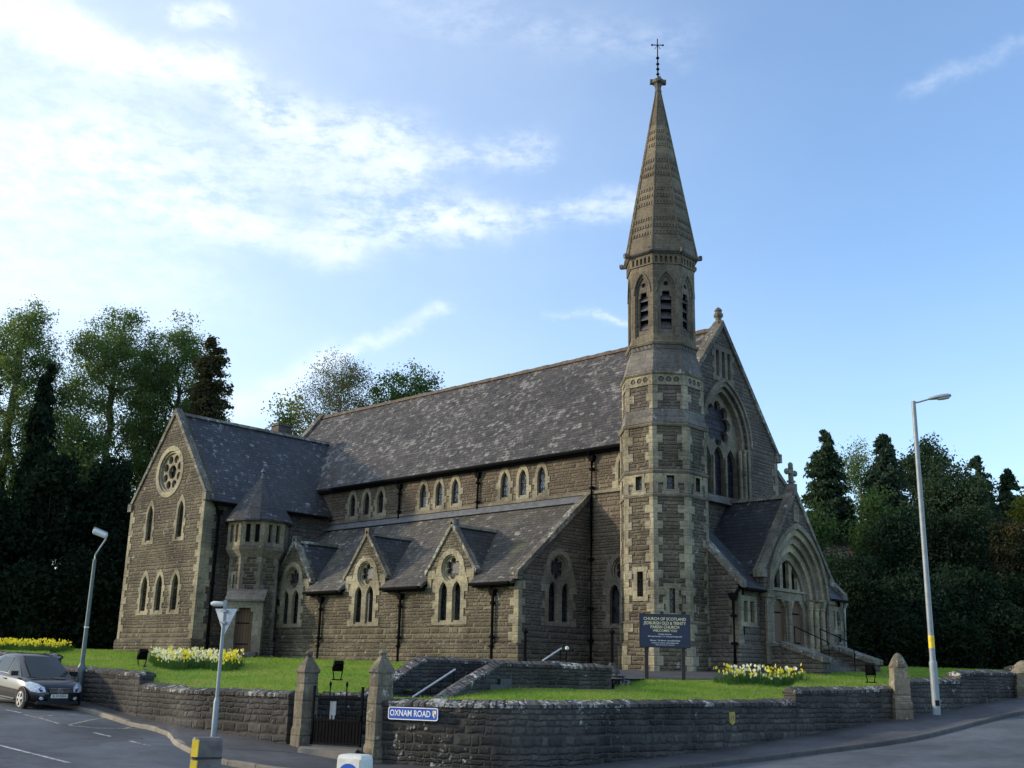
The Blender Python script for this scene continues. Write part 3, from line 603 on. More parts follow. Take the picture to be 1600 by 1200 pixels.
m=MB(); m.prof(TCX,TCY,[(.13,8.92),(.12,9.1),(.06,9.16),(.06,9.26),(.12,9.32),(.09,9.42),(.02,9.52)],10,smooth=True); m.build('turret_finial','lead',tu)
fr=octface(TCX,TCY,RS,1); o_=[-.06]
DW=.86; m=MB(); m.plate(fr,rect(-DW+.0,DW-.02,GZ,2.98),[[(-.40,GZ+.02),(.40,GZ+.02),(.40,2.45),(.28,2.45),(.28,2.62),(-.28,2.62),(-.28,2.45),(-.40,2.45)]],-.02,.55); 
po=m.build('turret_porch','ashlar_dull',tu)
MB().prism([fr(-DW-.07,2.92,.68),fr(-DW-.07,3.0,.68),fr(-DW-.07,3.52,.02),fr(-DW-.07,2.92,.02)],fr.U*(2*DW+.12)).build('porch_roof','weathering',tu)
d_=MB().plate(fr,rect(-.45,.45,.3,2.66),(),.16,.22).build('door','door_wood',tu)
m=MB()
for zz in(.95,1.9): m.plate(fr,rect(-.40,.2,zz,zz+.05),(),.22,.235)
m=m.build('hinge','iron',CH); m.parent=tu
st=MB(); st.plate(fr,rect(-.75,.75,GZ,.62),(),.5,1.0); st.plate(fr,rect(-.75,.75,GZ,.44),(),1.0,1.35); st.build('doorstep','weathering',tu)
fr=octface(TCX,TCY,RS,0); o=MB().plate(fr,rect(-.20,.2,3.3,4.35),[rect(-.07,.07,3.45,4.2)],-.02,.03).build('slit_window','ashlar',CH); pane('pane',fr,rect(-.06,.06,3.5,4.2),.008,'dark_void',o)
fr=SA; o=MB().plate(fr,rect(-20.95,-20.35,1.6,2.7),[rect(-20.72,-20.58,1.75,2.55)],-.02,.03).build('slit_window','ashlar_dull',CH); pane('pane',fr,rect(-20.7,-20.6,1.8,2.5),.008,'dark_void',o)
# --- tower and spire
TX,TY=.03,-.30; R1,R2,R3=1.606,1.524,1.306; T8=math.tan(math.pi/8)
def shaft(r,z0,z1,holes={}):
    m=MB()
    for k in range(8):
        h=r*T8; m.plate(octface(TX,TY,r,k),rect(-h,h,z0,z1),holes.get(k,()),-.24,0)
    return m
def slit(k,r,uc,hw,z0,z1,fw_=.2):
    fr=octface(TX,TY,r,k); o=MB().plate(fr,jag(uc,hw+fw_*.7,fw_*.5,z0-.16,z1+.18,.24,[(uc+hw+fw_*.7,z1+.18),(uc-hw-fw_*.7,z1+.18)]),[rect(uc-hw,uc+hw,z0,z1)],-.05,.028).build('slit_window','ashlar',tw)
    pane('pane',fr,rect(uc-hw,uc+hw,z0,z1),-.24,'leaded_glass_painted_daylight' if k==0 and z0>6 else 'leaded_glass',o) if False else MB().plate(fr,rect(uc-hw-.05,uc+hw+.05,z0-.05,z1+.05),(),-.25,-.22).build('slit_glass','leaded_glass_painted_daylight' if (k==0 and z0>6) else 'leaded_glass',tw)
hl={0:[rect(-.18+.05,.18+.03,2.80,3.80)],1:[rect(-.14,.14,2.22,3.22)]}
m=shaft(R1,1.15,6.62,{0:[rect(-.11,.17,2.85,3.78)],1:[rect(-.11,.11,2.25,3.15)]}); tw=m.build('tower','rubble',CH)
mid={k:[rect(-.15,.15,6.88,7.42)] for k in range(-1,4)}; mid.update({7:mid[-1]})
shaft(R1,6.74,7.53,mid).build('tower_stage','rubble',tw); shaft(R1,7.66,9.38).build('tower_stage','rubble',tw); shaft(R2,10.05,11.48).build('tower_stage','rubble_front',tw)
slit(0,R1,.03,.14,2.85,3.78); slit(1,R1,0,.11,2.25,3.15)
for k in(0,1,2,7): slit(k,R1,0,.15,6.88,7.42,.17)
m=MB(); m.prof(TX,TY,[(R1+.10,GZ),(R1+.10,1.10),(R1+.03,1.22),(R1+.03,1.88)],8); m.build('plinth','rubble',tw)
m=MB()
for k in range(8):
    for r,za,zb in((R1+.03,1.25,1.86),(R1,1.98,6.60),(R1,6.76,7.51),(R1,7.68,9.36),(R2,10.07,11.02)):
        fr=octface(TX,TY,r,k); h=r*T8
        for s in(-1,1): quoins(fr,s*(h+.009),s,za,zb,long=.36,short=.19,course=.31,mb=m)
    fr=octface(TX,TY,R1+.10,k); h=(R1+.1)*T8
    for s in(-1,1): quoins(fr,s*(h+.009),s,.0,1.05,long=.36,short=.22,course=.33,mb=m)
m.build('quoins','ashlar',tw)
m=MB()
for r,z,th,p in((R1,1.88,.10,.07),(R1,6.62,.12,.08),(R1,7.53,.13,.08),(R1,9.38,.12,.10),(R2,11.48,.12,.10),(R3,12.78,.14,.12)):
    m=MB(); m.prof(TX,TY,[(r-.1,z-.02),(r+p*.6,z-.02),(r+p,z+th*.35),(r+p,z+th*.6),(r+.01,z+th)],8); m.build('string_course','ashlar_dull',tw)
m=MB(); m.prof(TX,TY,[(R1+.06,9.50),(R1+.02,9.52),(R2-.0,10.06),(R2-.1,10.06)],8); m.prof(TX,TY,[(R2+.04,11.60),(R2+.02,11.62),(R3+.05,12.42),(R3+.02,12.44),(R3+.02,12.80)],8); m.build('weathered_slope','weathering',tw)
# ring of discs and dog-tooth friezes
m=MB(); d=MB()
for k in range(8):
    fr=octface(TX,TY,R2,k); h=R2*T8
    m.plate(fr,rect(-h-.008,h+.008,11.04,11.47),[circ(u,11.26,.115,14) for u in(-.30,0,.30)],-.02,.03)
    for u in(-.30,0,.30): d.plate(fr,circ(u,11.26,.06,10),(),-.02,.012)
    for u in(-.52,.52):
        for zz in(11.18,11.34): d.plate(fr,circ(u,zz,.03,6),(),.0,.036)
    fr=octface(TX,TY,R3+.02,k)
    for i in range(5):
        u=-.4+.2*i
        for a,b in((-.05,.03),(.05,-.03)): d.plate(fr,[(u+a,12.56),(u+a+.05,12.60),(u+b+.02,12.74),(u+b-.03,12.70)],(),0,.02+.006*(a>0))
m.build('disc_frieze','ashlar',tw); d.build('frieze_carving','weathering',tw)
# belfry
bh={k:[lancet(0,.36,13.12,15.05,15.82,10)] for k in range(8)}
m=MB()
for k in range(8): m.plate(octface(TX,TY,R3,k),rect(-R3*T8,R3*T8,12.90,16.20),bh[k],-.16,0)
be=m.build('belfry','ashlar_spire',tw)
m=MB(); lv=MB(); vd=MB(); hd=MB()
for k in range(8):
    fr=octface(TX,TY,R3,k)
    tref=[(-.225,13.45),(.225,13.45),(.225,14.82),(.16,14.86),(.15,15.06),(-.15,15.06),(-.16,14.86),(-.225,14.82)]
    m.plate(fr,lancet(0,.38,13.10,15.05,15.84,10),[tref,circ(0,15.38,.10,12)],-.20,-.10)
    m.plate(fr,lancet(0,.36,13.12,15.05,15.82,10),[lancet(0,.30,13.2,15.05,15.70,10)],-.12,-.05)
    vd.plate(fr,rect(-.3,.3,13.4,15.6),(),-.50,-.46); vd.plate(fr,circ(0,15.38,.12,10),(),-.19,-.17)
    for i in range(4):
        z=13.50+i*.40; lv.prism([fr(-.25,z,-.16),fr(-.25,z+.03,-.16),fr(-.25,z+.36,-.42),fr(-.25,z+.33,-.42)],fr.U*.5)
    hd.plate(fr,arch(0,.44,15.0,15.96,10)+arch(0,.385,15.0,15.86,10)[::-1],(),-.02,.035)
m.build('tracery','ashlar_dull',tw); vd.build('belfry_chamber','dark_void',tw); lv.build('louvre','louvre_slate',tw); hd.build('hood_mould','ashlar_dull',tw)
m=MB()
for k in range(8):
    fr=octface(TX,TY,R3+.05,k); h=(R3+.05)*T8
    m.plate(fr,rect(-h,h,16.18,16.62),[lancet(-.40+.2*i,.055,16.24,16.45,16.52,4) for i in range(5)],-.10,0)
m.prof(TX,TY,[(R3-.05,16.2),(R3-.05,16.6)],8); m.build('arcaded_frieze','ashlar_spire',tw)
m=MB(); m.prof(TX,TY,[(R3,16.60),(R3+.10,16.62),(R3+.19,16.70),(R3+.19,16.77),(R3+.05,16.80)],8)
for k in range(8):
    a=R(-90+22.5+45*k); dv=Vector((math.cos(a),math.sin(a),0)); c=Vector((TX,TY,16.70))+dv*((R3+.19)/math.cos(math.pi/8)-.02)
    m.box(c,dv,Vector((0,0,1)).cross(dv),(0,0,1),.26,.13,.13); m.box(c+dv*.09+Vector((0,0,.04)),dv,Vector((0,0,1)).cross(dv),(0,0,1),.13,.15,.15)
m.build('cornice','weathering',tw)
SP0,SP1,SR0,SR1=16.78,24.72,R3+.12,.10
m=MB(); m.prof(TX,TY,[(SR0,SP0),(SR1,SP1)],8); spo=m.build('spire','ashlar_spire',CH)
m=MB()
for k in range(8):
    a=R(-90+22.5+45*k); p=lambda z,e:Vector((TX,TY,z))+Vector((math.cos(a),math.sin(a),0))*((SR0+(SR1-SR0)*(z-SP0)/(SP1-SP0))/math.cos(math.pi/8)+e)
    m.tube([p(SP0,0),p(SP1,0)],[.05,.03],6)
m.build('spire_rib','ashlar_spire',spo)
m=MB(); sl_=math.atan((SR0-SR1)/(SP1-SP0))
for za in(17.55,19.0,20.42,21.9):
    for rrw in range(3):
        z=za+rrw*.34; r=SR0+(SR1-SR0)*(z-SP0)/(SP1-SP0); h=r*T8
        n=max(3,int(2*h/.135))
        for k in range(8):
            a=R(-90+45*k); N=Vector((math.cos(a),math.sin(a),0)); U=Vector((0,0,1)).cross(N); Vv=(Vector((0,0,1))*math.cos(sl_)-N*math.sin(sl_)); Nn=U.cross(Vv); o=Vector((TX,TY,z))+N*r
            for i in range(n):
                u=(-h+.05)+(2*h-.1)*(i+.5)/n; m.box(o+U*u+Nn*.012,U,Vv,Nn,(2*h-.1)/n*.55,.13,.04)
            m.box(o+Vv*.105+Nn*.012,U,Vv,Nn,2*h-.08,.06,.028)
m.build('spire_band','ashlar_spire',spo)
m=MB(); m.prof(TX,TY,[(.13,24.62),(.15,24.72),(.12,24.82),(.13,24.95),(.17,25.06),(.26,25.14),(.26,25.26),(.15,25.31),(.06,25.40)],8)
for k in range(4):
    a=R(45+90*k); m.box((TX+.25*math.cos(a),TY+.25*math.sin(a),25.2),(math.cos(a),math.sin(a),0),(-math.sin(a),math.cos(a),0),(0,0,1),.2,.15,.2)
m.build('spire_capital','weathering',spo)
m=MB(); m.tube([(TX,TY,25.3),(TX,TY,27.36)],[.035,.022],6)
for z in(25.6,25.85,26.1,26.4): m.prof(TX,TY,[(.03,z-.06),(.075,z),(.03,z+.06)],6)
Ud=r0; m.tube([Vector((TX,TY,27.05))-Ud*.24,Vector((TX,TY,27.05))+Ud*.24],.022,6)
for s in(-1,1): m.prof(TX+Ud.x*.24*s,TY+Ud.y*.24*s,[(.01,27.0),(.05,27.05),(.01,27.1)],6)
m.tube([Vector((TX,TY,26.85))-Ud*.12,Vector((TX,TY,27.05))-Ud*.0,Vector((TX,TY,26.85))+Ud*.12],.014,5)
m.build('spire_cross','iron',spo)
# --- buttress at the far corner of the entrance front
m=MB(); m.prism([(-.6,W_,8.95),(-.6,W_+1.0,8.30),(-.6,W_+1.0,GZ),(-.6,W_,GZ)],(.62,0,0)); m.build('buttress','rubble_front',CH)
MB().prism([(-.66,W_-.02,9.25),(-.66,W_+1.06,8.50),(-.66,W_+1.06,8.32),(-.66,W_-.02,8.98)],(.74,0,0)).build('buttress_coping','weathering',CH)
# --- narthex with lean-to roof
XN=2.95; YN0,YN1=.26,8.52; NE=3.30
FN=east(XN)
nw=[]
def square_pair(fr,uc,z0,z1):
    ops=[rect(uc+s*.24-.15,uc+s*.24+.15,z0,z1) for s in(-1,1)]
    o=MB().plate(fr,rect(uc-.56,uc+.56,z0-.16,z1+.2),ops,-.12,.03).build('mullioned_window','ashlar',CH); MB().plate(fr,rect(uc-.48,uc+.48,z0-.1,z1+.1),(),-.24,-.2).build('pane','leaded_glass',o)
    return rect(uc-.52,uc+.52,z0-.1,z1+.14)
nw=[square_pair(FN,.95,2.0,2.78),square_pair(FN,7.85,2.0,2.78)]
MB().plate(FN,rect(YN0+.02,1.9,GZ,NE),nw[:1],-.4,0).build('narthex_wall','rubble_front',CH); MB().plate(FN,rect(7.02,YN1-.02,GZ,NE),nw[1:],-.4,0).build('narthex_wall','rubble_front',CH)
for y,nn,rev in((YN0,-1,0),(YN1,1,1)):
    fr=Fr((0,y,0),(1,0,0)) if nn<0 else Fr((0,y,0),(-1,0,0)); P=[(0,GZ),(XN,GZ),(XN,3.42),(0,6.55)]; P=[(x if nn<0 else -x,z) for x,z in P]
    MB().plate(fr,P,(),-.4,0).build('narthex_wall','rubble_front',CH)
    C=[(-.02,6.45),(-.02,6.80),(XN+.22,3.50),(XN+.22,3.24)]; C=[(x if nn<0 else -x,z) for x,z in C]
    MB().plate(fr,C,(),-.28,.09).build('raking_coping','coping_stone',CH)
for ya,yb in((YN0+.28,1.84),(7.08,YN1-.28)): slab('narthex_roof','slate_dark',(XN+.28,ya,3.24),(XN+.28,yb,3.24),(.0,yb,6.48),(.0,ya,6.48),th=.1)
q=MB(); quoins(south(YN0),XN,1,.2,3.2,mb=q); quoins(FN,YN0,-1,.2,3.2,short=.22,long=.34,mb=q); quoins(FN,YN1,1,.2,3.2,mb=q); q.build('quoins','ashlar_dull',CH)
m=MB(); m.tube([(XN+.30,YN0+.1,3.2),(XN+.30,1.75,3.2)],.06,6); m.tube([(XN+.30,7.15,3.2),(XN+.30,YN1,3.2)],.06,6); m.build('gutter','iron',CH)
pipe([(XN+.10,YN0-.06,3.2),(XN-.12,YN0-.16,2.9),(XN-.12,YN0-.16,.3)],.065,[(XN-.12,YN0-.16,2.2),(XN-.12,YN0-.16,1.2)])
m=MB(); m.tube([(XN+.28,YN1-.1,3.15),(XN+.14,YN1-.1,2.9),(XN+.14,YN1-.1,.75),(XN+.35,YN1-.1,.5)],.06,7); m.build('drainpipe','lamp_grey',CH)
m=MB(); m.prism([(0,YN0,1.22),(0,YN0-.1,1.06),(0,YN0-.1,GZ),(0,YN0,GZ)],(XN,0,0)); m.prism([(XN,YN0-.1,1.22),(XN+.1,YN0-.1,1.06),(XN+.1,YN0-.1,GZ),(XN,YN0-.1,GZ)],(0,1.9,0)); m.prism([(XN,7.1,1.22),(XN+.1,7.1,1.06),(XN+.1,7.1,GZ),(XN,7.1,GZ)],(0,YN1-7.0,0)); m.build('plinth','rubble_front',CH)
# --- gabled porch with the twin doors under a deep moulded arch
XP=3.15; FP=east(XP); PC=4.46; PH=2.66
AS,AH,AA=3.05,2.25,5.90
op=lancet(PC,AH,GZ,AS,AA,16)
MB().plate(FP,[(PC-PH,GZ),(PC+PH,GZ),(PC+PH,4.05),(PC,7.28),(PC-PH,4.05)],[[(PC-AH,GZ+.02),(PC+AH,GZ+.02)]+arch(PC,AH,AS,AA,16)],-.2,0).build('porch_wall','rubble_front',CH)
for s in(-1,1):
    MB().abox(.1,XP-.2,PC+s*PH-.2 if s>0 else PC-PH,PC+PH if s>0 else PC-PH+.2,GZ,4.0).build('porch_wall','rubble_front',CH)
slab('porch_roof','slate_dark',(0,PC-PH-.12,3.86),(XP-.1,PC-PH-.12,3.86),(XP-.1,PC,7.22),(0,PC,7.22),th=.1); slab('porch_roof','slate_dark',(0,PC+PH+.12,3.86),(XP-.1,PC+PH+.12,3.86),(XP-.1,PC,7.22),(0,PC,7.22),th=.1)
MB().prism([(0,PC-.14,7.14),(0,PC,7.32),(0,PC+.14,7.14)],(XP-.2,0,0)).build('ridge_tiles','coping_stone',CH)
c_=raking(FP,PH+.16,4.02,7.55,-.32,.08,PC,th=.18)
for s in(-1,1): c_.box(FP(PC+s*(PH+.05),3.90,-.12),FP.U,FP.V,FP.N,.36,.32,.42)
c_.build('gable_coping','coping_stone',CH)
m=MB(); k0=FP(PC,7.4,-.12)
m.box(k0+Vector((0,0,.12)),(0,1,0),(1,0,0),(0,0,1),.34,.34,.4); m.box(k0+Vector((0,0,.62)),(0,1,0),(1,0,0),(0,0,1),.16,.16,.8); m.box(k0+Vector((0,0,.80)),(0,1,0),(1,0,0),(0,0,1),.62,.15,.15)
for dy,dz in((-.34,.8),(.34,.8),(0,1.1)): m.rings([[(k0.x+.1*math.cos(t_)*ss,k0.y+dy+.13*math.sin(t_)*ss,k0.z+dz+zz) for t_ in [2*math.pi*j/8 for j in range(8)]] for zz,ss in((-.13,.2),(-.08,.85),(0,1),(.08,.85),(.13,.2))])
m.box(k0+Vector((0,0,.42)),(0,1,0),(1,0,0),(0,0,1),.30,.24,.08); m.build('porch_cross','weathering',CH)
o=MB(); hw=AH
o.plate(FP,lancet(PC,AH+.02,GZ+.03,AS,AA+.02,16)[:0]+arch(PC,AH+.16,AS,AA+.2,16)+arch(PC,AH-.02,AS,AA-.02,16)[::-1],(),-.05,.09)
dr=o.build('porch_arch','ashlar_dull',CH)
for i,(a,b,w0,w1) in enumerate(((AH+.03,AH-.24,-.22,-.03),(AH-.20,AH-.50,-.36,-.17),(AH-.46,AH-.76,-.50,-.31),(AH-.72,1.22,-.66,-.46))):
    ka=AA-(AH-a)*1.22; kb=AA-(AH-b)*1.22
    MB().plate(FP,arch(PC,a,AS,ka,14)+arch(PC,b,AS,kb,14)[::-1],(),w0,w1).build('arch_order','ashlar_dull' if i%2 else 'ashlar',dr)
    m=MB()
    for s in(-1,1): m.plate(FP,rect(PC+s*a,PC+s*b,GZ,AS),(),w0,w1-.05)
    m.build('jamb','ashlar_dull',dr)
for s in(-1,1):
    for i,dd_ in enumerate((2.08,1.82,1.56)):
        w_=-.10-.13*i; m=MB(); y=PC+s*dd_; x=XP+w_
        m.prof(x,y,[(.15,.90),(.15,1.1),(.12,1.16),(.10,1.22),(.10,2.70)],10,smooth=False); m.prof(x,y,[(.10,2.68),(.13,2.74),(.12,2.8),(.19,2.98),(.19,3.05)],10); m.build('jamb_column','ashlar',dr)
    MB().box(FP(PC+s*1.90,3.09,-.18),FP.U,FP.V,FP.N,.85,.09,.55).build('impost','ashlar_dull',dr)
FD=east(XP-.55)
ty=[lancet(PC-.70,.23,3.50,4.12,4.50,6),lancet(PC+.70,.23,3.50,4.12,4.50,6),lancet(PC,.25,3.50,4.45,4.92,6)]
MB().plate(FD,arch(PC,1.62,AS,AA-.72,12),ty,-.15,0).build('tympanum','ashlar',dr)
MB().plate(FD,rect(PC-1.2,PC+1.2,3.4,5.0),(),-.24,-.2).build('tympanum_glass','stained_glass',dr)
m=MB(); m.plate(FD,rect(PC-1.45,PC+1.45,3.05,3.34),(),-.15,.04); m.plate(FD,rect(PC-1.5,PC+1.5,3.36,3.44),(),-.1,.12); m.build('lintel','ashlar',dr)
m=MB(); m.plate(FD,rect(PC-.20,PC+.20,.8,3.05),(),-.2,.06); m.prof(XP-.45,PC,[(.13,.9),(.13,1.1),(.095,1.2),(.095,2.6),(.16,2.85),(.20,3.0)],8); m.build('central_column','ashlar',dr)
for s in(-1,1):
    d_=MB().plate(FD,rect(PC+s*.72-.52,PC+s*.72+.52,.85,3.04),(),-.14,-.08).build('door','door_wood',CH)
    h_=MB()
    for zz in(1.35,2.5): h_.plate(FD,rect(PC+s*.72-.48,PC+s*.72+.34,zz,zz+.06),(),-.08,-.065)
    h_.build('hinge','iron',d_)
    c3=MB()
    for e in(-1,1): c3.plate(FD,[(PC+s*.72+e*.52,3.05),(PC+s*.72+e*.52,2.72),(PC+s*.72+e*.44,2.8),(PC+s*.72+e*.40,2.92),(PC+s*.72+e*.30,2.95),(PC+s*.72+e*.28,3.05)],(),-.1,.03)
    c3.build('shouldered_corner','ashlar',d_)
MB().plate(FD,rect(PC-1.3,PC+1.3,GZ,.9),(),-.4,.5).build('threshold','weathering',dr)
m=MB(); m.plate(FP,circ(PC,6.42,.36,14)[:0]+lancet(PC,.20,6.15,6.62,6.86,6),[lancet(PC,.12,6.22,6.60,6.76,6)],-.05,.05); m.plate(FP,lancet(PC,.14,6.2,6.6,6.78,6),(),-.01,.015); m.build('niche','ashlar_dull',CH)
m=MB()
for s in(-1,1): m.plate(FP,rect(PC+s*PH,PC+s*(AH+.02),.5,3.0),(),-.02,.10); m.box(FP(PC+s*2.46,3.06,.03),FP.U,FP.V,FP.N,.52,.13,.3)
m.build('porch_pier','ashlar_dull',CH)
# steps and sloping side walls
m=MB()
for i in range(4): m.abox(XP-.1,XP+.55+.36*i,PC-1.7,PC+1.7,GZ,.88-.13*(i))
m.build('porch_steps','weathering',CH)
for s in(-1,1):
    y0=PC+s*1.72; y1=PC+s*2.42
    MB().prism([(XP+.02,y0,1.15),(XP+.5,y0,1.15),(XP+2.1,y0,.62),(XP+2.1,y0,GZ),(XP+.02,y0,GZ)],(0,y1-y0,0)).build('step_wall','rubble_front',CH)
    MB().prism([(XP+.02,y0-s*.06,1.16),(XP+.02,y0-s*.06,1.34),(XP+.5,y0-s*.06,1.34),(XP+2.2,y0-s*.06,.78),(XP+2.2,y0-s*.06,.60),(XP+.5,y0-s*.06,1.16)],(0,(y1-y0)+s*.12,0)).build('step_coping','coping_stone',CH)
m=MB()
for y in(PC-1.1,PC+.95):
    a,b=Vector((XP+.35,y,1.95)),Vector((XP+1.75,y,1.35)); m.tube([a,b],.022,6); m.tube([(XP+.35,y,.7),a],.02,6); m.tube([(XP+1.75,y,.3),b],.02,6)
m.build('handrail','iron',CH)
from mathutils.bvhtree import BVHTree
# ------------------------------------------------------------------ ground, road, pavement, lawn
FH=Vector((-math.sin(YAW),math.cos(YAW),0))
def plan(p): q=p-CAM; return q.dot(r0),q.dot(FH)                     # metres right of / ahead of the viewpoint
def unplan(s,f,z): return CAM+r0*s+FH*f+Vector((0,0,z))
# columns along the street: (bearing u, wall distance, wall foot z)
WL=[(-420,50,.05),(-200,45,-.25),(0,40,-.69),(78,37.3,-.95),(129,35.5,-1.12),(222,32.2,-1.42),(300,30,-1.58),(455,28,-1.82),(520,27.3,-1.98),(600,26.4,-2.13),(800,25.5,-2.14),(1000,27.5,-1.98),(1245,31,-1.50),(1404,33.4,-.97),(1500,35.5,-.72),(1600,38,-.36),(1900,44,.3),(2300,52,1.)]
KB=[(-420,45,-.55),(-200,40,-.85),(0,36.2,-1.12),(125,33.4,-1.34),(167,32.0,-1.48),(208,30.6,-1.62),(240,29.9,-1.68),(262,29.0,-1.75),(268,28.2,-1.79),(272,27.3,-1.83),(295,25.9,-1.93),(345,24.5,-2.05),(415,23.7,-2.11),(465,23.3,-2.14),(600,22.7,-2.18),(800,23.3,-2.17),(920,24.3,-2.11),(1055,25.2,-2.02),(1170,26.2,-1.88),(1250,27.2,-1.77),(1425,29.5,-1.46),(1600,33.5,-.80),(1900,39,0.),(2300,46,.7)]
def samp(T,u):
    us=[t[0] for t in T]
    if u<=us[0] or u>=us[-1]: k=0 if u<=us[0] else -1; return float(T[k][1]),float(T[k][2])
    i=max(j for j in range(len(us)) if us[j]<=u); i=min(i,len(us)-2); h=us[i+1]-us[i]; t=(u-us[i])/h; out=[]
    for c in(1,2):                                    # monotone cubic, so the street curves smoothly
        y=[q[c] for q in T]; sl=lambda a:(y[a+1]-y[a])/(us[a+1]-us[a]); s1=sl(i)
        def tg(j):
            if j==0 or j==len(us)-1: return s1
            a,b=sl(j-1),sl(j); return 0. if a*b<=0 else 2*a*b/(a+b)
        m0,m1=tg(i),tg(i+1); out.append(float((2*t**3-3*t*t+1)*y[i]+(t**3-2*t*t+t)*h*m0+(3*t*t-2*t**3)*y[i+1]+(t**3-t*t)*h*m1))
    return out[0],out[1]
UC=sorted(set(list(range(-420,2301,20))+[t[0] for t in KB]))
wall_pt=[atz(u,*samp(WL,u)) for u in UC]; kerb_pt=[atz(u,*samp(KB,u)) for u in UC]
# thin-plate surface of the carriageway
ctrl=[tuple(plan(p))+(p.z-.11,) for p in kerb_pt[::6]]+[(s,f,z) for s,f,z in((0,0,-1.72),(-12,2,-1.45),(14,2,-1.5),(0,12,-2.0),(-12,16,-1.75),(9,15,-1.9),(-30,10,-.9),(30,10,-.9),(0,-20,-1.2),(-30,-20,-.6),(30,-20,-.5),(22,22,-1.25))]
C_=np.array(ctrl)
def tps(d): return np.where(d>0,d*d*np.log(np.maximum(d,1e-9)),0.)
Kc=tps(np.hypot(C_[:,None,0]-C_[None,:,0],C_[:,None,1]-C_[None,:,1]))+np.eye(len(C_))*6.
A_=np.block([[Kc,np.c_[np.ones(len(C_)),C_[:,:2]]],[np.c_[np.ones(len(C_)),C_[:,:2]].T,np.zeros((3,3))]])
wts=np.linalg.solve(A_,np.r_[C_[:,2],0,0,0])
def road_z(s,f):
    s,f=np.atleast_1d(s).astype(float),np.atleast_1d(f).astype(float)
    return tps(np.hypot(s[:,None]-C_[None,:,0],f[:,None]-C_[None,:,1]))@wts[:-3]+wts[-3]+wts[-2]*s+wts[-1]*f
kpl=[plan(p) for p in kerb_pt]
def build_road():
    # columns follow the bearings of the kerb so that the carriageway butts exactly under it
    V=[];F=[]; NR=26
    for (s,f),p in zip(kpl,kerb_pt):
        zk=p.z-.11
        for j in range(NR):
            t=j/(NR-1); ff=f+.12*(1-t)+( -26-f)*t**1.2; ss=s*(1-.25*t); z=float(road_z(ss,ff)[0]); g=max(0,1-t*8); V.append(unplan(ss,ff,z*(1-g)+zk*g))
    for i in range(len(kpl)-1):
        for j in range(NR-1): a=i*NR+j; F.append([a,a+1,a+NR+1,a+NR])
    m=MB(); m.add(V,F,True); o=m.build('road','asphalt',sharp=60); o['kind']='structure'
    return BVHTree.FromPolygons([Vector(p) for p in V],F)
ROAD=build_road()
def strip(name,A,B,mat,n=6,dz=0.,kind='structure'):
    m=MB(); V=[]; F=[]
    for a,b in zip(A,B):
        for j in range(n): V.append(a.lerp(b,j/(n-1))+Vector((0,0,dz)))
    for i in range(len(A)-1):
        for j in range(n-1): k=i*n+j; F.append([k,k+n,k+n+1,k+1])
    o=m.add(V,F,True).build(name,mat,sharp=60); o['kind']=kind; return o
back=[p+ (p-CAM).normalized()*.5 for p in wall_pt]
strip('pavement',kerb_pt,back,'pavement')
# kerb stones, one continuous run with a pale bullnose at the corner
m=MB(); rs=[]
for i,p in enumerate(kerb_pt):
    a,b=kerb_pt[max(i-1,0)],kerb_pt[min(i+1,len(kerb_pt)-1)]; d=(b-a); d.z=0; d.normalize(); n=Vector((-d.y,d.x,0)); 
    if n.dot(p-CAM)>0: n=-n
    rs.append([p-n*.14+Vector((0,0,.006)),p+n*.0+Vector((0,0,.006)),p+n*.02+Vector((0,0,-.02)),p+n*.025+Vector((0,0,-.3)),p-n*.14+Vector((0,0,-.3))])
def kerb_stones(m,R_):
    # individual stones about 0.9 m long with thin open joints
    acc=0.; start=0; L=[0.]
    for a,b in zip(R_,R_[1:]): L.append(L[-1]+(b[0]-a[0]).length)
    def ring(x):
        i=max(0,min(len(L)-2,int(np.searchsorted(L,x))-1)); t=(x-L[i])/max(1e-6,L[i+1]-L[i]); return [p.lerp(q,t) for p,q in zip(R_[i],R_[i+1])]
    x=0.
    while x<L[-1]-.2:
        e=min(L[-1],x+random.uniform(.85,.95)); dz=Vector((0,0,random.uniform(-.006,.006))); m.rings([[p+dz for p in ring(x+.008)],[p+dz for p in ring((x+e)/2)],[p+dz for p in ring(e-.008)]]); x=e
ks=next(i for i,u in enumerate(UC) if u>=600)
for a,b,mt in((0,ks+1,'kerb_stone'),(ks,len(rs),'kerb_painted_shade')):
    m=MB(); kerb_stones(m,rs[a:b]); o=m.build('kerb',mt); o['kind']='structure'
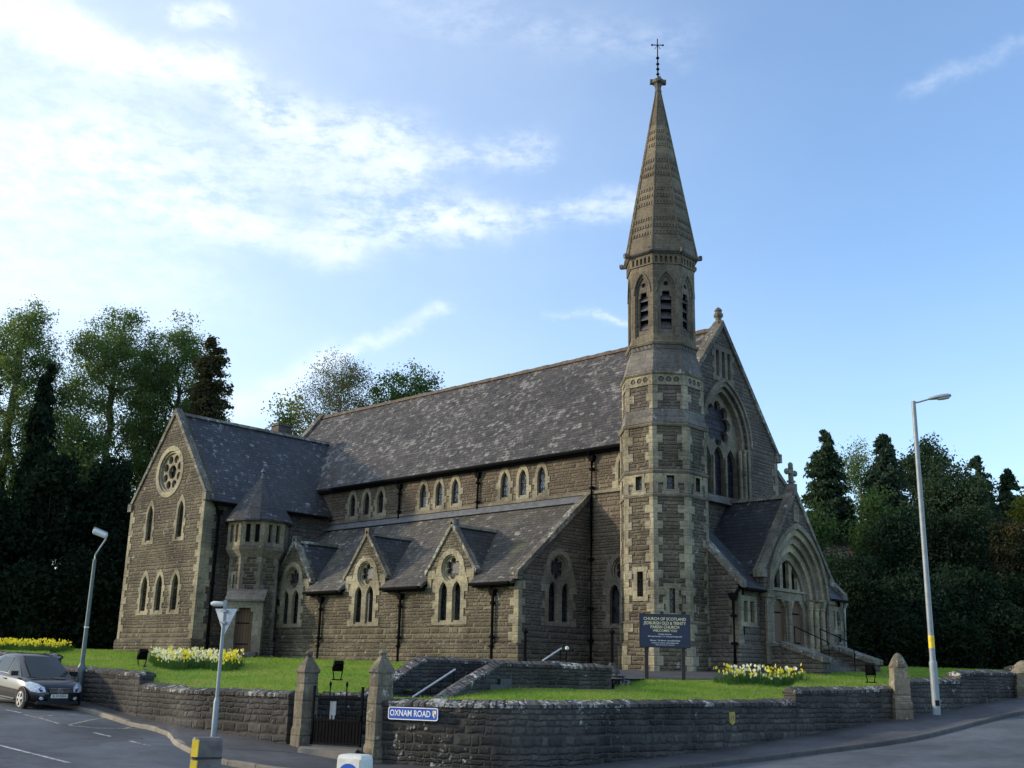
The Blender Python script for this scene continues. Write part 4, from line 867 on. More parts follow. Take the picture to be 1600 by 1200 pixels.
# road markings: (points in plan metres), laid 4 mm over the carriageway
def road_top(x,y):
    p=unplan(x,y,0); h=ROAD.ray_cast(Vector((p.x,p.y,20)),Vector((0,0,-1)))[0]
    return h.z if h else float(road_z(x,y)[0])
def on_road(u,v):
    a=fw+rt*((u-800)/FPX)-up*((v-600)/FPX); h=ROAD.ray_cast(CAM,a.normalized())[0]
    if h: return plan(h)
    a=fw+rt*((u-800)/FPX)-up*((v-600)/FPX); lo,hi=2.,60.
    for _ in range(50):
        md=(lo+hi)/2; p=CAM+a*md; s,f=plan(p)
        if p.z>road_z(s,f)[0]: lo=md
        else: hi=md
    return plan(CAM+a*lo)
mk=MB(); mc=MB()
def mark(uv,wd,mb):
    pts=[on_road(*q) for q in uv]; fine=[]
    for (a,b) in zip(pts,pts[1:]):
        for j in range(24): t=j/24; fine.append((a[0]*(1-t)+b[0]*t,a[1]*(1-t)+b[1]*t))
    fine.append(pts[-1]); V=[]
    for i,(s,f) in enumerate(fine):
        a,b=fine[max(i-1,0)],fine[min(i+1,len(fine)-1)]; L=math.hypot(b[0]-a[0],b[1]-a[1]); n=(-(b[1]-a[1])/L*wd/2,(b[0]-a[0])/L*wd/2)
        for e in(-1,1): x,y=s+n[0]*e,f+n[1]*e; V.append(unplan(x,y,road_top(x,y)+.006))
    mb.add(V,[[2*i,2*i+1,2*i+3,2*i+2] for i in range(len(fine)-1)])
mark([(-60,1152),(0,1165),(60,1180),(107,1192)],.12,mk); mark([(-260,1113),(-140,1135)],.12,mk)
mark([(38,1117),(58,1121),(92,1131)],.09,mc); mark([(8,1109),(33,1114)],.08,mk); mark([(108,1133),(168,1121)],.08,mc); mark([(107,1134),(150,1138),(232,1139)],.08,mc); mark([(192,1139),(213,1133)],.08,mc)
mark([(62,1121),(82,1118)],.08,mc); mark([(80,1118),(150,1117)],.06,mc); mark([(147,1145),(173,1151)],.09,mk); mark([(203,1158),(219,1162)],.10,mk); mark([(224,1163),(234,1165)],.08,mk)
for mb,mt in((mk,'road_paint'),(mc,'road_paint_cream')): mb.build('road_marking',mt)['kind']='structure'
# lawn: bearings x distance, rising from the boundary wall to the church and on to the trees
LC=[(-420,66,.75),(0,60,.66),(180,55.4,.60),(300,54.5,.50),(400,49,.36),(500,45,.30),(620,43,.24),(800,41,.20),(950,40,.14),(1100,39.5,.15),(1204,41,.30),(1300,44,.42),(1404,48,.58),(1600,54,.62),(2300,70,1.2)]
TOPZ=[(-420,0,.3),(0,0,.10),(77,0,.02),(80,0,-.26),(129,0,-.28),(222,0,-.36),(226,0,-.66),(300,0,-.70),(455,0,-.68),(600,0,-.80),(800,0,-.78),(1000,0,-.74),(1238,0,-.68),(1244,0,-.46),(1404,0,-.30),(1500,0,-.05),(1600,0,.25),(1900,0,.9),(2300,0,1.5)]
def lawn_z(u,d):
    dw,_=samp(WL,u); dc,zc=samp(LC,u); zt=samp(TOPZ,u)[1]; t=min(1,max(0,(d-dw-.3)/(dc-dw-.3)))
    z=zt+(zc-zt)*(t*1.15-.15*t*t if t<1 else 1.)
    if d>dc: z+=(d-dc)*.012
    return z
# the sunk stair: a retained slot between the two stair walls
SA_=[(470,28.6),(572,28.9),(612,29.6),(662,31.0),(785,33.0),(860,34.5)]; SB_=[(600,27.6),(700,27.6),(784,30.5),(955,31.6)]
def in_slot(u,d):
    if not 474<u<960: return False
    dA=np.interp(u,[q[0] for q in SA_],[q[1] for q in SA_]); dB=np.interp(u,[q[0] for q in SB_],[q[1] for q in SB_]) if u>610 else 0
    if u<=785: return dB+.2<d<dA+.1
    return dB+.2<d<44
def path_zone(u,d): return 958<=u<=1128 and d>{True:35.9}[True]+(u-960)*.004 and d<41
UL=sorted(set(list(range(-420,2301,14))+[474,485,612,700,785,960]))
DT=[0,.3,.8,1.5,2.5,3.5,4.5,5.5,6.5,7.5,8.5,9.5,10.5,11.5,13,15,17,20,24,30,40,55,75,110,200,420]
V=[];F=[];nd=len(DT)
for u in UL:
    dw=samp(WL,u)[0]
    for e in DT: d=dw+.25+e; V.append(atz(u,d,lawn_z(u,d)))
for i in range(len(UL)-1):
    for j in range(nd-1):
        u=(UL[i]+UL[i+1])/2; d=samp(WL,u)[0]+.25+(DT[j]+DT[j+1])/2
        if in_slot(u,d): continue
        a=i*nd+j; F.append([a,a+nd,a+nd+1,a+1])
o=MB().add(V,F,True).build('lawn','lawn',sharp=70); o['kind']='structure'
g=MB(); g.poly((-2500,-2500,-3.2),(2500,-2500,-3.2),(2500,2500,-3.2),(-2500,2500,-3.2)); g.build('ground','field')['kind']='structure'
# forecourt path along the tower, dark tar, and the stair itself
P=[]
for u,d0,d1 in((786,31.2,41.5),(860,31.4,41),(956,32.,40.6),(1010,35.6,40.4),(1060,35.9,40.3),(1120,36.4,40.5),(1165,38.2,41.5),(1204,39.2,41.5)):
    P.append([atz(u,d0+(d1-d0)*j/5,lawn_z(u,d0+(d1-d0)*j/5)*(1 if u>956 else .6)+(.02 if u>956 else .10)) for j in range(6)])
m=MB(); m.rings(P,False,False,True,closed=False); m.build('path','path_tar')['kind']='structure'
m=MB(); a0,a1=atz(500,27.2,-1.8),atz(600,27.2,-1.8)
N=12
for i in range(N):
    t=i/N; t2=(i+1)/N
    A0=atz(560+(830-560)*t,28.4+(33.5-28.4)*t,0); A1=atz(560+(830-560)*t2,28.4+(33.5-28.4)*t2,0); B0=atz(640+(830-640)*t,26.9+(31.3-26.9)*t,0); B1=atz(640+(830-640)*t2,26.9+(31.3-26.9)*t2,0); z=-1.85+(i+1)*(.15+1.85)/N
    Q=[Vector((p.x,p.y,z)) for p in(A0,B0,B1,A1)]; m.prism(Q,(0,0,-.5))
m.prism([Vector((p.x,p.y,-1.86)) for p in(atz(470,27.7,0),atz(572,26.7,0),atz(690,26.7,0),atz(690,29,0),atz(600,29.2,0),atz(474,28.7,0))],(0,0,-.3))
m.build('stair_steps','path_tar')['kind']='structure'
m=MB(); m.prism([Vector((p.x,p.y,-1.90)) for p in(atz(478,27.5,0),atz(566,26.9,0),atz(562,26.0,0),atz(474,26.6,0))],(0,0,-.4)); m.build('threshold_slab','kerb_stone')['kind']='structure'
# ------------------------------------------------------------------ walls
def wall(name,label,runs,th=.42,cope='boundary_coping',mat='boundary_stone',cat='wall',rough=.018,coph=.17):
    """runs: list of [(u,d,z_foot,z_top),...]; each run gets a body and a rough rounded coping"""
    body=MB(); cp=MB(); bu=[]; cu=[]; S=0.
    for run in runs:
        pts=[]
        for (u0,d0,f0,t0),(u1,d1,f1,t1) in zip(run,run[1:]):
            n=max(2,int((atz(u0,d0,0)-atz(u1,d1,0)).length/.42))
            for i in range(n): t=i/n; pts.append((u0+(u1-u0)*t,d0+(d1-d0)*t,f0+(f1-f0)*t,t0+(t1-t0)*t))
        pts.append(run[-1]); rb=[]; rc=[]
        P3=[atz(u,d,0) for u,d,_,_ in pts]
        for i,(u,d,zf,zt) in enumerate(pts):
            a,b=P3[max(i-1,0)],P3[min(i+1,len(P3)-1)]; T=(b-a).normalized(); n=Vector((T.y,-T.x,0)); 
            p=P3[i]; V3=lambda off,z:Vector((p.x+n.x*off,p.y+n.y*off,z))
            S+=(P3[i]-P3[i-1]).length if i else 3.7; bu+=[(S,zf-.5),(S,zt),(S,zt+.4),(S,zt+1.4)]; cu+=[(S,.03+.09*q) for q in range(7)]
            zb=zt-coph*.75; rb.append([V3(0,zf-.5),V3(.0+.03,zb),V3(-th,zb),V3(-th,zf-.5)])
            j=random.uniform(-rough,rough); j2=random.uniform(-rough,rough); e=random.uniform(-.025,.025)
            rc.append([V3(.06+j*.6,zb-.03),V3(.07+j*.6,zb+.05),V3(.02+j2,zt-.06+j),V3(-th*.5,zt+e+.02),V3(-th-.02,zt-.06+j2),V3(-th-.06,zb+.05),V3(-th-.05,zb-.03)])
        body.rings([r[::-1] for r in rb],smooth=True); cp.rings([r[::-1] for r in rc],smooth=True); bu_=bu
    V=np.array(body.v).reshape(-1,4,3); uvb=np.array(bu).reshape(-1,4,2)[:,::-1]; uvb[:,:,1]=V[:,:,2]; uvc=np.array(cu).reshape(-1,7,2)[:,::-1]
    o=body.build(name,mat,vuv=uvb.reshape(-1,2)); tag(o,label,cat); c=cp.build('coping',cope,o,sharp=50,vuv=uvc.reshape(-1,2)); return o
wall('boundary_wall','long low stone boundary wall left of the iron gate, stepped beside the car',[[(-420,50,.05,.95),(-200,45,-.25,.66),(0,40,-.69,.28),(77,37.3,-.95,.24)],[(78,37.3,-.95,-.15),(129,35.5,-1.12,-.16),(222,32.2,-1.42,-.24)],[(223,32.2,-1.42,-.56),(300,30,-1.58,-.62),(456,28.0,-1.82,-.60)]])
wall('boundary_wall','dark curved stone wall carrying the blue street name sign',[[(600,26.42,-2.13,-.70)]+[(u,*samp(WL,u),-.70+.12*(u-600)/644) for u in range(630,1240,30)]+[(1244,31,-1.50,-.58)],[(1241,31.0,-1.5,-.26),(1320,32.1,-1.25,-.22),(1392,33.2,-.99,-.15)]])
wall('boundary_wall','stone boundary wall right of the dome capped pillar behind the tall lamp',[[(1416,33.6,-.95,.06),(1500,35.5,-.72,.12)],[(1500,35.5,-.72,.34),(1516,35.9,-.66,.40),(1585,37.6,-.42,.44)],[(1590,37.7,-.40,.6),(1700,40,-.1,.9),(1900,44,.3,1.3),(2300,52,1.,2.)]])
wall('stair_wall','mossy retaining wall with white lichened sloping coping behind right gate pillar',[[(474,28.7,-2.,-.66),(572,28.9,-2.,-.62),(612,29.6,-2.,-.24),(662,31.0,-2.,.37),(785,33.0,-2.,.34)]],th=.34,coph=.16)
wall('stair_wall','dark stair wall with speckled sloping coping in front of the aisle corner',[[(694,27.6,-2.,-.66),(740,29.05,-2.,-.15),(784,30.5,-2.,.31),(860,31.1,-2.,.29),(955,31.6,-2.,.25)]],th=.34,coph=.16)
def pillar(name,label,u,d,zf,zt,wd,z_step,ball=True,dome=False,yaw=0.):
    c=atz(u,d,0); x=(c-CAM); x.z=0; x.normalize(); a=math.atan2(x.y,x.x)+yaw; U=Vector((math.cos(a),math.sin(a),0)); W=Vector((-U.y,U.x,0)); rot=a+math.pi/4
    t=thing(name,label,'gate pillar','stone pillars in the boundary wall',loc=(c.x,c.y,zf))
    m=MB(); k=wd/2; zc=zt-(.52 if not dome else .43)
    m.prof(c.x,c.y,[(k*1.25,zf-.3),(k*1.25,zf+.32),(k*1.12,zf+.42),(k*1.12,z_step-.1),(k,z_step+.12),(k,zc)],4,rot=rot); m.build('shaft','pillar_stone',t)
    m=MB()
    if dome: m.prof(c.x,c.y,[(k*1.0,zc-.02),(k*1.2,zc),(k*1.2,zc+.05),(k*1.0,zc+.14),(k*.74,zc+.27),(k*.45,zc+.37),(k*.2,zc+.42),(.02,zc+.43)],8,rot=rot+math.pi/8,smooth=True)
    else:
        m.prof(c.x,c.y,[(k*1.0,zc-.04),(k*1.17,zc),(k*1.17,zc+.05),(k*.26,zc+.40)],4,rot=rot)
        m.prof(c.x,c.y,[(.05,zc+.36),(.085,zc+.41),(.10,zc+.46),(.08,zc+.51),(.03,zc+.54)],10,smooth=True)
    m.build('cap','pillar_stone',t); return t
pillar('gate_pillar','stone gate pillar left of the iron gate, pyramid cap with ball',482,27.8,-1.86,.40,.39,-.55,yaw=R(28))
pillar('gate_pillar','stone gate pillar right of the iron gate beside the street name sign',597,26.6,-2.16,.44,.42,-.62,yaw=R(28))
pillar('gate_pillar','squat weathered pillar with rounded cap in the right-hand wall near tall lamp',1405,33.2,-.97,.84,.43,.02,dome=True,yaw=R(20))
pillar('gate_pillar','stone pier with flat rounded cap at the far right edge',1602,37.8,-.42,.80,.75,.05,dome=True,yaw=R(20))
# iron gate
def gate():
    a,b=atz(493,27.5,0),atz(570,26.8,0); L=(b-a); L.z=0; Lh=L.length; U=L.normalized(); fr=Fr((a.x,a.y,-1.88),U)
    t=thing('iron_gate','low black iron gate with vertical bars between two pillars','gate',loc=(a.x,a.y,-1.88))
    fm=MB()
    for z in(.08,.62,1.18): fm.box(fr(Lh/2,z,0),fr.U,fr.V,fr.N,Lh,.05,.03)
    for u in(0.02,Lh-.02): fm.box(fr(u,.72,0),fr.U,fr.V,fr.N,.05,1.44,.05)
    fm.build('gate_frame','iron',t)
    m=MB(); n=15
    for i in range(1,n):
        u=Lh*i/n; h=1.34 if i%5==0 else .66
        m.box(fr(u,.08+h/2,0),fr.U,fr.V,fr.N,.022,h,.022)
        if h>1: m.prof(*fr(u,0,0).xy,[(.005,-1.88+1.56),(.03,-1.88+1.5),(.02,-1.88+1.42)],6)
    m.build('bars','iron',t)
    s=MB(); s.plate(fr,rect(.05,Lh-.05,.10,.6),(),-.008,.0); s.build('kick_panel','iron',t)
    m=MB(); m.box(fr(Lh-.06,.70,.03),fr.U,fr.V,fr.N,.10,.14,.05); m.build('latch','iron',t)
    o=MB().plate(fr,rect(.08,.26,.45,1.05),(),-.62,-.60).build('notice_board','white_paint'); tag(o,'small white notice fixed behind the iron gate','notice')
gate()
# ------------------------------------------------------------------ trees
def leaf_quads(C,size,rng,flat=0.,axis=None,elong=1.):
    """C (n,3) centres -> randomly turned four-point leaves"""
    n=len(C); a=rng.normal(size=(n,3)); a/=np.linalg.norm(a,axis=1)[:,None]
    if axis is not None: a=a*(1-flat)+axis*flat; a/=np.linalg.norm(a,axis=1)[:,None]
    b=np.cross(a,rng.normal(size=(n,3))); b/=np.linalg.norm(b,axis=1)[:,None]; s=size*rng.uniform(.55,1.35,(n,1))
    P=np.stack([C-a*s*elong,C+b*s*.55+a*s*.1,C+a*s*elong,C-b*s*.55-a*s*.1],1).reshape(-1,3)
    return P,np.arange(4*n).reshape(n,4)
def skeleton(base,H,crown_c,crown_r,ntips,rng,r0_=.3,low=.25):
    """tips scattered through the crown, each joined to the nearest branch nearer the trunk; returns segments and tips"""
    base=np.array(base); top=np.array(crown_c)
    tr=[base+(np.array([top[0],top[1],base[2]+H*.86])-base)*t+np.r_[rng.normal(0,.16,2)*(t>0),0] for t in np.linspace(0,1,17)]
    N=[*tr]; par=[-1]+list(range(16)); tips=[]
    cr=np.array(crown_r); T=[]
    while len(T)<ntips:
        q=rng.normal(size=3); q/=np.linalg.norm(q); q*=rng.uniform(.25,1)**.45; T.append(np.array(crown_c)+q*cr)
    T.sort(key=lambda p:np.hypot(p[0]-top[0],p[1]-top[1]))
    for p in T:
        A=np.array(N); hd=np.hypot(A[:,0]-p[0],A[:,1]-p[1]); d=np.linalg.norm(A-p,axis=1)+np.maximum(0,A[:,2]-p[2]+.55*hd)*1.6; d[:4]+=6; k=int(np.argmin(d)); a=A[k]; L=np.linalg.norm(p-a); m=max(2,int(L/1.2)); prev=k
        for i in range(1,m+1):
            t=i/m; q=a+(p-a)*t; q[2]-=.05*L*math.sin(math.pi*t); q+=rng.normal(0,.07,3)*(i<m); N.append(q); par.append(prev); prev=len(N)-1
        tips.append(prev)
    cnt=np.zeros(len(N))
    for t in tips:
        k=t
        while k>=0: cnt[k]+=1; k=par[k]
    rad=r0_*(np.maximum(cnt,.3)/max(cnt[0],1))**.6; return N,par,rad,tips
def limbs(N,par,rad,mat,parent,name='trunk',minr=.012):
    m=MB()
    for i,p in enumerate(par):
        if p<0: continue
        m.tube([N[p],N[i]],[max(rad[p],minr),max(rad[i],minr)],5 if rad[i]>.06 else 3,caps=False)
    return m.build(name,mat,parent)
def top_over(u,vt,d):
    """foot on the lawn and crown top of an upright tree whose tip is seen at (u,vt), standing about d metres out"""
    f0=plan(atz(u,d,0))[1]; lo,hi=d*.8,d*1.6
    for _ in range(50):
        md=(lo+hi)/2
        if plan(at(u,vt,md))[1]<f0: lo=md
        else: hi=md
    t=at(u,vt,lo); return Vector((t.x,t.y,lawn_z(u,d))),t
def z_at(p,v):
    """height at which the upright through p is seen at photo row v"""
    q=Vector((p[0],p[1],0))-CAM; k=(600-v)/FPX; return (k*q.dot(fw)-q.dot(up))/(up.z-k*fw.z)
def ground_pt(u,d): return atz(u,d,lawn_z(u,d))
def decid(label,u,d,vtop,hw,leaf='leaf_spring',bark='bark',seed=1,per=60,ls=.16,ntips=120,crown=.62,du=0,group=None,spread=.9,r=.32,cat='tree',zsq=1.,name='deciduous_tree'):
    rng=np.random.default_rng(seed); b,top=top_over(u,vtop,d); H=top.z-b.z; k=d/FPX; hwm=hw*k; ch=H*crown/2
    t=thing(name,label,cat,group,tuple(b)); c=(top.x,top.y,top.z-ch); N,par,rad,tips=skeleton(b,H,c,(hwm,hwm*.9,ch),ntips,rng,r)
    limbs(N,par,rad,bark,t); P=[]
    for tp in tips:
        n=int(per*rng.uniform(.4,1.5)); P.append(np.array(N[tp])+rng.normal(0,spread*.5,(n,3))*np.array([1,1,.75])); q=N[par[tp]]; P.append(np.array(q)+rng.normal(0,spread*.4,(n//3,3)))
    P=np.concatenate(P); V,F=leaf_quads(P,ls,rng); raw_mesh('crown',V,F,leaf,t); return t
def conifer(label,u,d,vtop,hw,leaf='needle_dark',seed=1,zbase=.05,shape=1.,droop=.35,n=150,per=70,ls=.20,group=None,ragged=.25,name='conifer_tree',tiers=False):
    rng=np.random.default_rng(seed); b,top=top_over(u,vtop,d); H=top.z-b.z; k=d/FPX; R0=hw*k
    t=thing(name,label,'tree',group,tuple(b)); m=MB(); pts=[(b.x,b.y,b.z-.2),(b.x+(top.x-b.x)*.5,b.y+(top.y-b.y)*.5,b.z+H*.5),tuple(top)]; pts[2]=tuple(Vector(pts[1]).lerp(top,.9)); m.tube(pts,[.30,.17,.02],7); P=[];A=[]
    for i in range(n):
        tz=zbase+(1-zbase)*(1-rng.uniform(0,1)**.62 if not tiers else (int(rng.uniform(0,1)**.8*7)+rng.normal(.3,.28))/7.6); 
        e=(1-tz)**shape if shape>0 else 1; e=min(1.,e*(1.25 if shape<1 else 1.1)); L=R0*e*rng.uniform(1-ragged,1+ragged*.5)+.06
        a=rng.uniform(0,2*math.pi)
        if tiers: L=R0*rng.uniform(.35,1.1)*(1 if tz<.75 else .62)*(.8+.4*math.sin(tz*40+a*2))
        o=np.array([b.x+(top.x-b.x)*tz,b.y+(top.y-b.y)*tz,b.z+H*tz]); s=rng.uniform(0,1,per)**.7; dv=np.array([math.cos(a),math.sin(a),0])
        lift=.25 if not tiers else .05
        C=o+dv*(s*L)[:,None]; C[:,2]+=L*(lift*s-droop*s*s*1.4); C+=rng.normal(0,(.07+.13*R0**.5*min(1,L/R0*1.3)),(per,3))*np.array([1,1,.7 if not tiers else .35]); P.append(C); A.append(np.tile(dv*.6+np.array([0,0,-droop*1.6]),(per,1)))
        if L>.8: m.tube([o,o+dv*L*.5+np.array([0,0,L*(.12-droop*.35)]),o+dv*L*.9+np.array([0,0,L*(lift*.9-droop*1.1)])],[.05,.03,.012],3,caps=False)
    m.build('trunk','bark',t); V,F=leaf_quads(np.concatenate(P),ls,rng,.55,np.concatenate(A),1.15); raw_mesh('crown',V,F,leaf,t); return t
def bush(label,u,d,vtop,hw,leaf='laurel',seed=1,n=70,per=110,ls=.17,depth=.8,group=None,name='bush',cat='bush',vbase=None):
    rng=np.random.default_rng(seed); b,top=top_over(u,vtop,d); H=top.z-b.z; R0=hw*d/FPX
    t=thing(name,label,cat,group,tuple(b)); m=MB(); P=[]
    for i in range(n):
        q=rng.normal(size=3); q/=np.linalg.norm(q); q[2]=abs(q[2])**.8*np.sign(q[2]+.35); f=rng.uniform(.35,1)**.4
        c=np.array([b.x,b.y,b.z+H*.42])+q*np.array([R0,R0*depth,H*.5])*f; c[2]=max(c[2],b.z+.1)
        s=.32+.13*min(R0,H)*rng.uniform(.5,1.4); P.append(c+rng.normal(0,s*.6,(int(per*rng.uniform(.6,1.4)),3)))
        if i%5==0: m.tube([b,Vector(b).lerp(Vector(c),.5)+Vector((0,0,.3)),c],[.08,.05,.015],4,caps=False)
    m.build('stems','bark',t); P=np.concatenate(P); P=P[P[:,2]>b.z-.2]; V,F=leaf_quads(P,ls,rng); raw_mesh('crown',V,F,leaf,t); return t
# left of the church
decid('tall airy spring tree with forked trunk at far left',42,80,466,86,seed=3,ntips=460,per=105,ls=.095,crown=.72,r=.6,spread=.85)
decid('broad spring tree with many limbs behind the transept gable, left part',192,84,486,104,seed=5,ntips=640,per=105,ls=.098,crown=.76,r=.5,spread=.85)
decid('broad spring tree touching the dark conifer behind the transept ridge',292,86,490,86,seed=8,ntips=500,per=105,ls=.098,crown=.74,r=.4,spread=.85)
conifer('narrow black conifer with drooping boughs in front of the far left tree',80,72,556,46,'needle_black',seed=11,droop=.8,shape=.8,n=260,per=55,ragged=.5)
conifer('brownish conifer cut by the left edge of the view',-8,70,500,34,'needle_brown',seed=12,shape=.5,n=170,per=70,ragged=.35)
conifer('dense dark green columnar conifer rising above the transept roof ridge',337,78,522,54,'needle_brown',seed=13,shape=.5,droop=.2,n=520,per=80,ls=.15,ragged=.25)
decid('light green young tree between the yews and the transept',128,78,650,52,'leaf_spring',seed=15,ntips=120,per=60,ls=.15,crown=.85,r=.2)
decid('pale green low tree close beside the transept left wall',150,72,770,40,'leaf_yellow',seed=16,ntips=60,per=50,ls=.13,crown=.85,r=.14)
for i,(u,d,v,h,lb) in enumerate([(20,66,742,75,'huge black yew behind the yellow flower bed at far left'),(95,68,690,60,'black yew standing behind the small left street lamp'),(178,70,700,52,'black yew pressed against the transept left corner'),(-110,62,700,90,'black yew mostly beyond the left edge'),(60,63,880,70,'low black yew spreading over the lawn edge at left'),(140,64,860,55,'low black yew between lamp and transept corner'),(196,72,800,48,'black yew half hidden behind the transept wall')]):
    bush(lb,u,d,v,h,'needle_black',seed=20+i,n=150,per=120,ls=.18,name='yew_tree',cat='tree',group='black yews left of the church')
# seen over the nave roof
bush('bright yellow green bushy tree behind the chimney',468,92,588,66,'leaf_yellow',seed=31,n=170,per=90,ls=.13,name='leafy_tree',cat='tree')
decid('half bare tree with fine upright twigs above the nave roof',532,94,550,80,'leaf_bare','bark_pale',seed=32,ntips=560,per=60,ls=.085,crown=.62,r=.3,spread=1.)
decid('rounded green tree just showing over the nave ridge',640,98,564,96,'leaf_mid',seed=33,ntips=380,per=90,ls=.13,crown=.7,r=.4)
decid('small green tree left of the chimney behind transept roof',440,90,618,34,'leaf_spring',seed=34,ntips=90,per=40,ls=.14,crown=.6,r=.2)
# right of the church
conifer('big dark egg shaped cypress right of the porch cross',1287,88,668,62,'needle_dark',seed=41,shape=.66,droop=.2,n=620,per=80,ls=.17,ragged=.18)
decid('sparse pale tree between the cypress and the pointed conifer',1338,92,684,34,'leaf_spring','bark_pale',seed=42,ntips=180,per=44,ls=.10,crown=.7,r=.25)
conifer('pointed blue green conifer with stepped crown right of the pale tree',1378,86,668,76,'needle_blue',seed=43,shape=.8,droop=.4,n=480,per=70,ragged=.4)
decid('spreading pine behind the top of the tall street lamp',1441,90,686,42,'needle_dark','bark',seed=44,ntips=85,per=150,ls=.13,crown=.42,r=.3,spread=.95,name='pine_tree')
decid('dark spreading pine right of the tall street lamp',1490,80,714,56,'needle_dark','bark',seed=45,ntips=110,per=150,ls=.13,crown=.6,r=.3,spread=1.,name='pine_tree')
conifer('slim blue green conifer, taller of the two at far right',1524,96,706,50,'needle_blue',seed=46,shape=.62,n=380,per=80,ragged=.3)
conifer('dark slim conifer, lower of the two at far right',1572,96,730,54,'needle_dark',seed=47,shape=.75,n=380,per=80,ragged=.3)
decid('yellowish young tree at the right edge',1598,88,752,22,'leaf_yellow',seed=48,ntips=60,per=50,crown=.7,r=.15)
conifer('conifer just outside the right edge',1650,90,700,45,'needle_dark',seed=49,shape=.7,n=160,per=80)
decid('fresh green small tree behind the porch gable',1268,76,786,44,'leaf_mid',seed=50,ntips=110,per=80,ls=.13,crown=.9,r=.12)
decid('bare stemmed thin tree in the shrubbery below the pointed conifer',1365,80,742,40,'leaf_mid','bark_pale',seed=51,ntips=110,per=36,ls=.15,crown=.6,r=.22)
for i,(u,d,v,h,lf,lb) in enumerate([(1335,72,862,46,'laurel','dark shrub beside the red gabled house'),(1400,78,780,62,'laurel','large dark shrub below the pointed conifer'),(1475,74,790,60,'needle_black','dark shrub behind the tall street lamp middle'),(1555,78,800,66,'needle_brown','brownish shrub below the slim far right conifers'),(1640,76,790,60,'laurel','dark shrub at right edge'),
    (1350,64,905,44,'needle_black','low black hedge bush beside the porch'),(1420,66,890,52,'laurel','low dark hedge bush left of the tall lamp'),(1500,67,880,58,'laurel','low dark hedge bush right of the tall lamp'),(1590,68,900,62,'needle_black','low black hedge bush at the right edge'),(1690,70,880,66,'laurel','low hedge bush beyond the right edge'),(1380,62,960,50,'needle_black','black hedge foot behind the pillar'),(1470,63,965,56,'needle_black','black hedge foot behind the tall lamp base'),(1570,64,960,60,'needle_black','black hedge foot at far right')]):
    bush(lb,u,d,v,h,lf,seed=60+i,n=150,per=150,ls=.125,name='shrub',group='dark shrubs right of the church')
# ------------------------------------------------------------------ house behind the porch
def house():
    b=ground_pt(1312,84); z0=b.z; t=thing('house','small slate roofed house with red gable boards behind the porch','house',loc=tuple(b)); X=r0; Y=FH
    P=lambda x,y,z:Vector((b.x,b.y,z0))+X*x+Y*y+Vector((0,0,z))
    e,rz=7.2,10.6
    m=MB(); m.prism([P(-5,0,-.5),P(1.6,0,-.5),P(1.6,0,e),P(-5,0,e)],Y*7); m.prism([P(1.6,0,e),P(1.6,7,e),P(1.6,3.5,rz)],X*-6.6); m.build('wall','render_wall',t)
    m=MB()
    for y0,y1 in((-.4,3.5),(7.4,3.5)): m.prism([P(-5.2,y0,e-.2),P(1.9,y0,e-.2),P(1.9,y1,rz+.15),P(-5.2,y1,rz+.15)],(0,0,.16))
    m.build('roof','slate_nave',t)
    m=MB()
    for y0 in(-.45,7.45): m.prism([P(1.9,y0,e-.35),P(1.9,3.5,rz+.0),P(1.9,3.5,rz+.34),P(1.9,y0,e+.02)],X*.08)
    m.build('bargeboard','red_board',t)
    o=MB().prism([P(-1.2,-.03,4.6),P(-.2,-.03,4.6),P(-.2,-.03,6),P(-1.2,-.03,6)],Y*.06).build('window','white_paint',t); MB().prism([P(-1.1,-.05,4.7),P(-.3,-.05,4.7),P(-.3,-.05,5.9),P(-1.1,-.05,5.9)],Y*.03).build('pane','car_glass',o)
    m=MB(); m.prism([P(-4.6,3.1,rz-.3),P(-3.9,3.1,rz-.3),P(-3.9,3.1,rz+1.2),P(-4.6,3.1,rz+1.2)],Y*.8); m.build('chimney','rubble',t)
house()
# ------------------------------------------------------------------ grass blades
def grass():
    rng=np.random.default_rng(4); C=[]
    while len(C)<85000:
        u=rng.uniform(-60,1660); dw=samp(WL,u)[0]+.35; dc=samp(LC,u)[0]+1; d=dw+(dc-dw)*rng.uniform(0,1)
        if in_slot(u,d) or (958<=u<=1210 and d>35.4) or (786<u<960 and d>30.6): continue
        C.append(atz_fast(u,d,lawn_z(u,d)))
    C=np.array(C); n=len(C); a=rng.uniform(0,2*math.pi,n); w_=.012; h=rng.uniform(.03,.09,n); T=np.stack([np.cos(a),np.sin(a),0*a],1)*w_; l=np.stack([rng.normal(0,.03,n),rng.normal(0,.03,n),h],1)
    V=np.stack([C-T,C+T,C+l],1).reshape(-1,3); o=raw_mesh('grass',V,np.arange(3*n).reshape(n,3),'grass_blade'); o['kind']='stuff'; o['label']='short green lawn grass around the church'
def atz_fast(u,d,z):
    a=fw+rt*((u-800)/FPX); k=((a.z*d-z)/(up.z*d)); return CAM+(a-up*k)*d
grass()
def wall_foot_weeds():
    rng=np.random.default_rng(9); C=[]
    for i in range(5200):
        u=rng.uniform(-40,1640)
        if 470<u<606: continue
        d,z=samp(WL,u); c=math.sin(u*.031)+math.sin(u*.083+1)+rng.normal(0,.5)
        if c<.6: continue
        C.append(atz_fast(u,d-.10-abs(rng.normal(0,.05)),z+.0))
    C=np.array(C); n=len(C); a=rng.uniform(0,2*math.pi,n); T=np.stack([np.cos(a),np.sin(a),0*a],1)*.012; h=rng.uniform(.04,.16,n); l=np.stack([rng.normal(0,.05,n),rng.normal(0,.05,n),h],1)
    V=np.stack([C-T,C+T,C+l],1).reshape(-1,3); o=raw_mesh('weeds',V,np.arange(3*n).reshape(n,3),'daffodil_leaf'); o['kind']='stuff'; o['label']='thin weeds along the foot of the boundary wall'
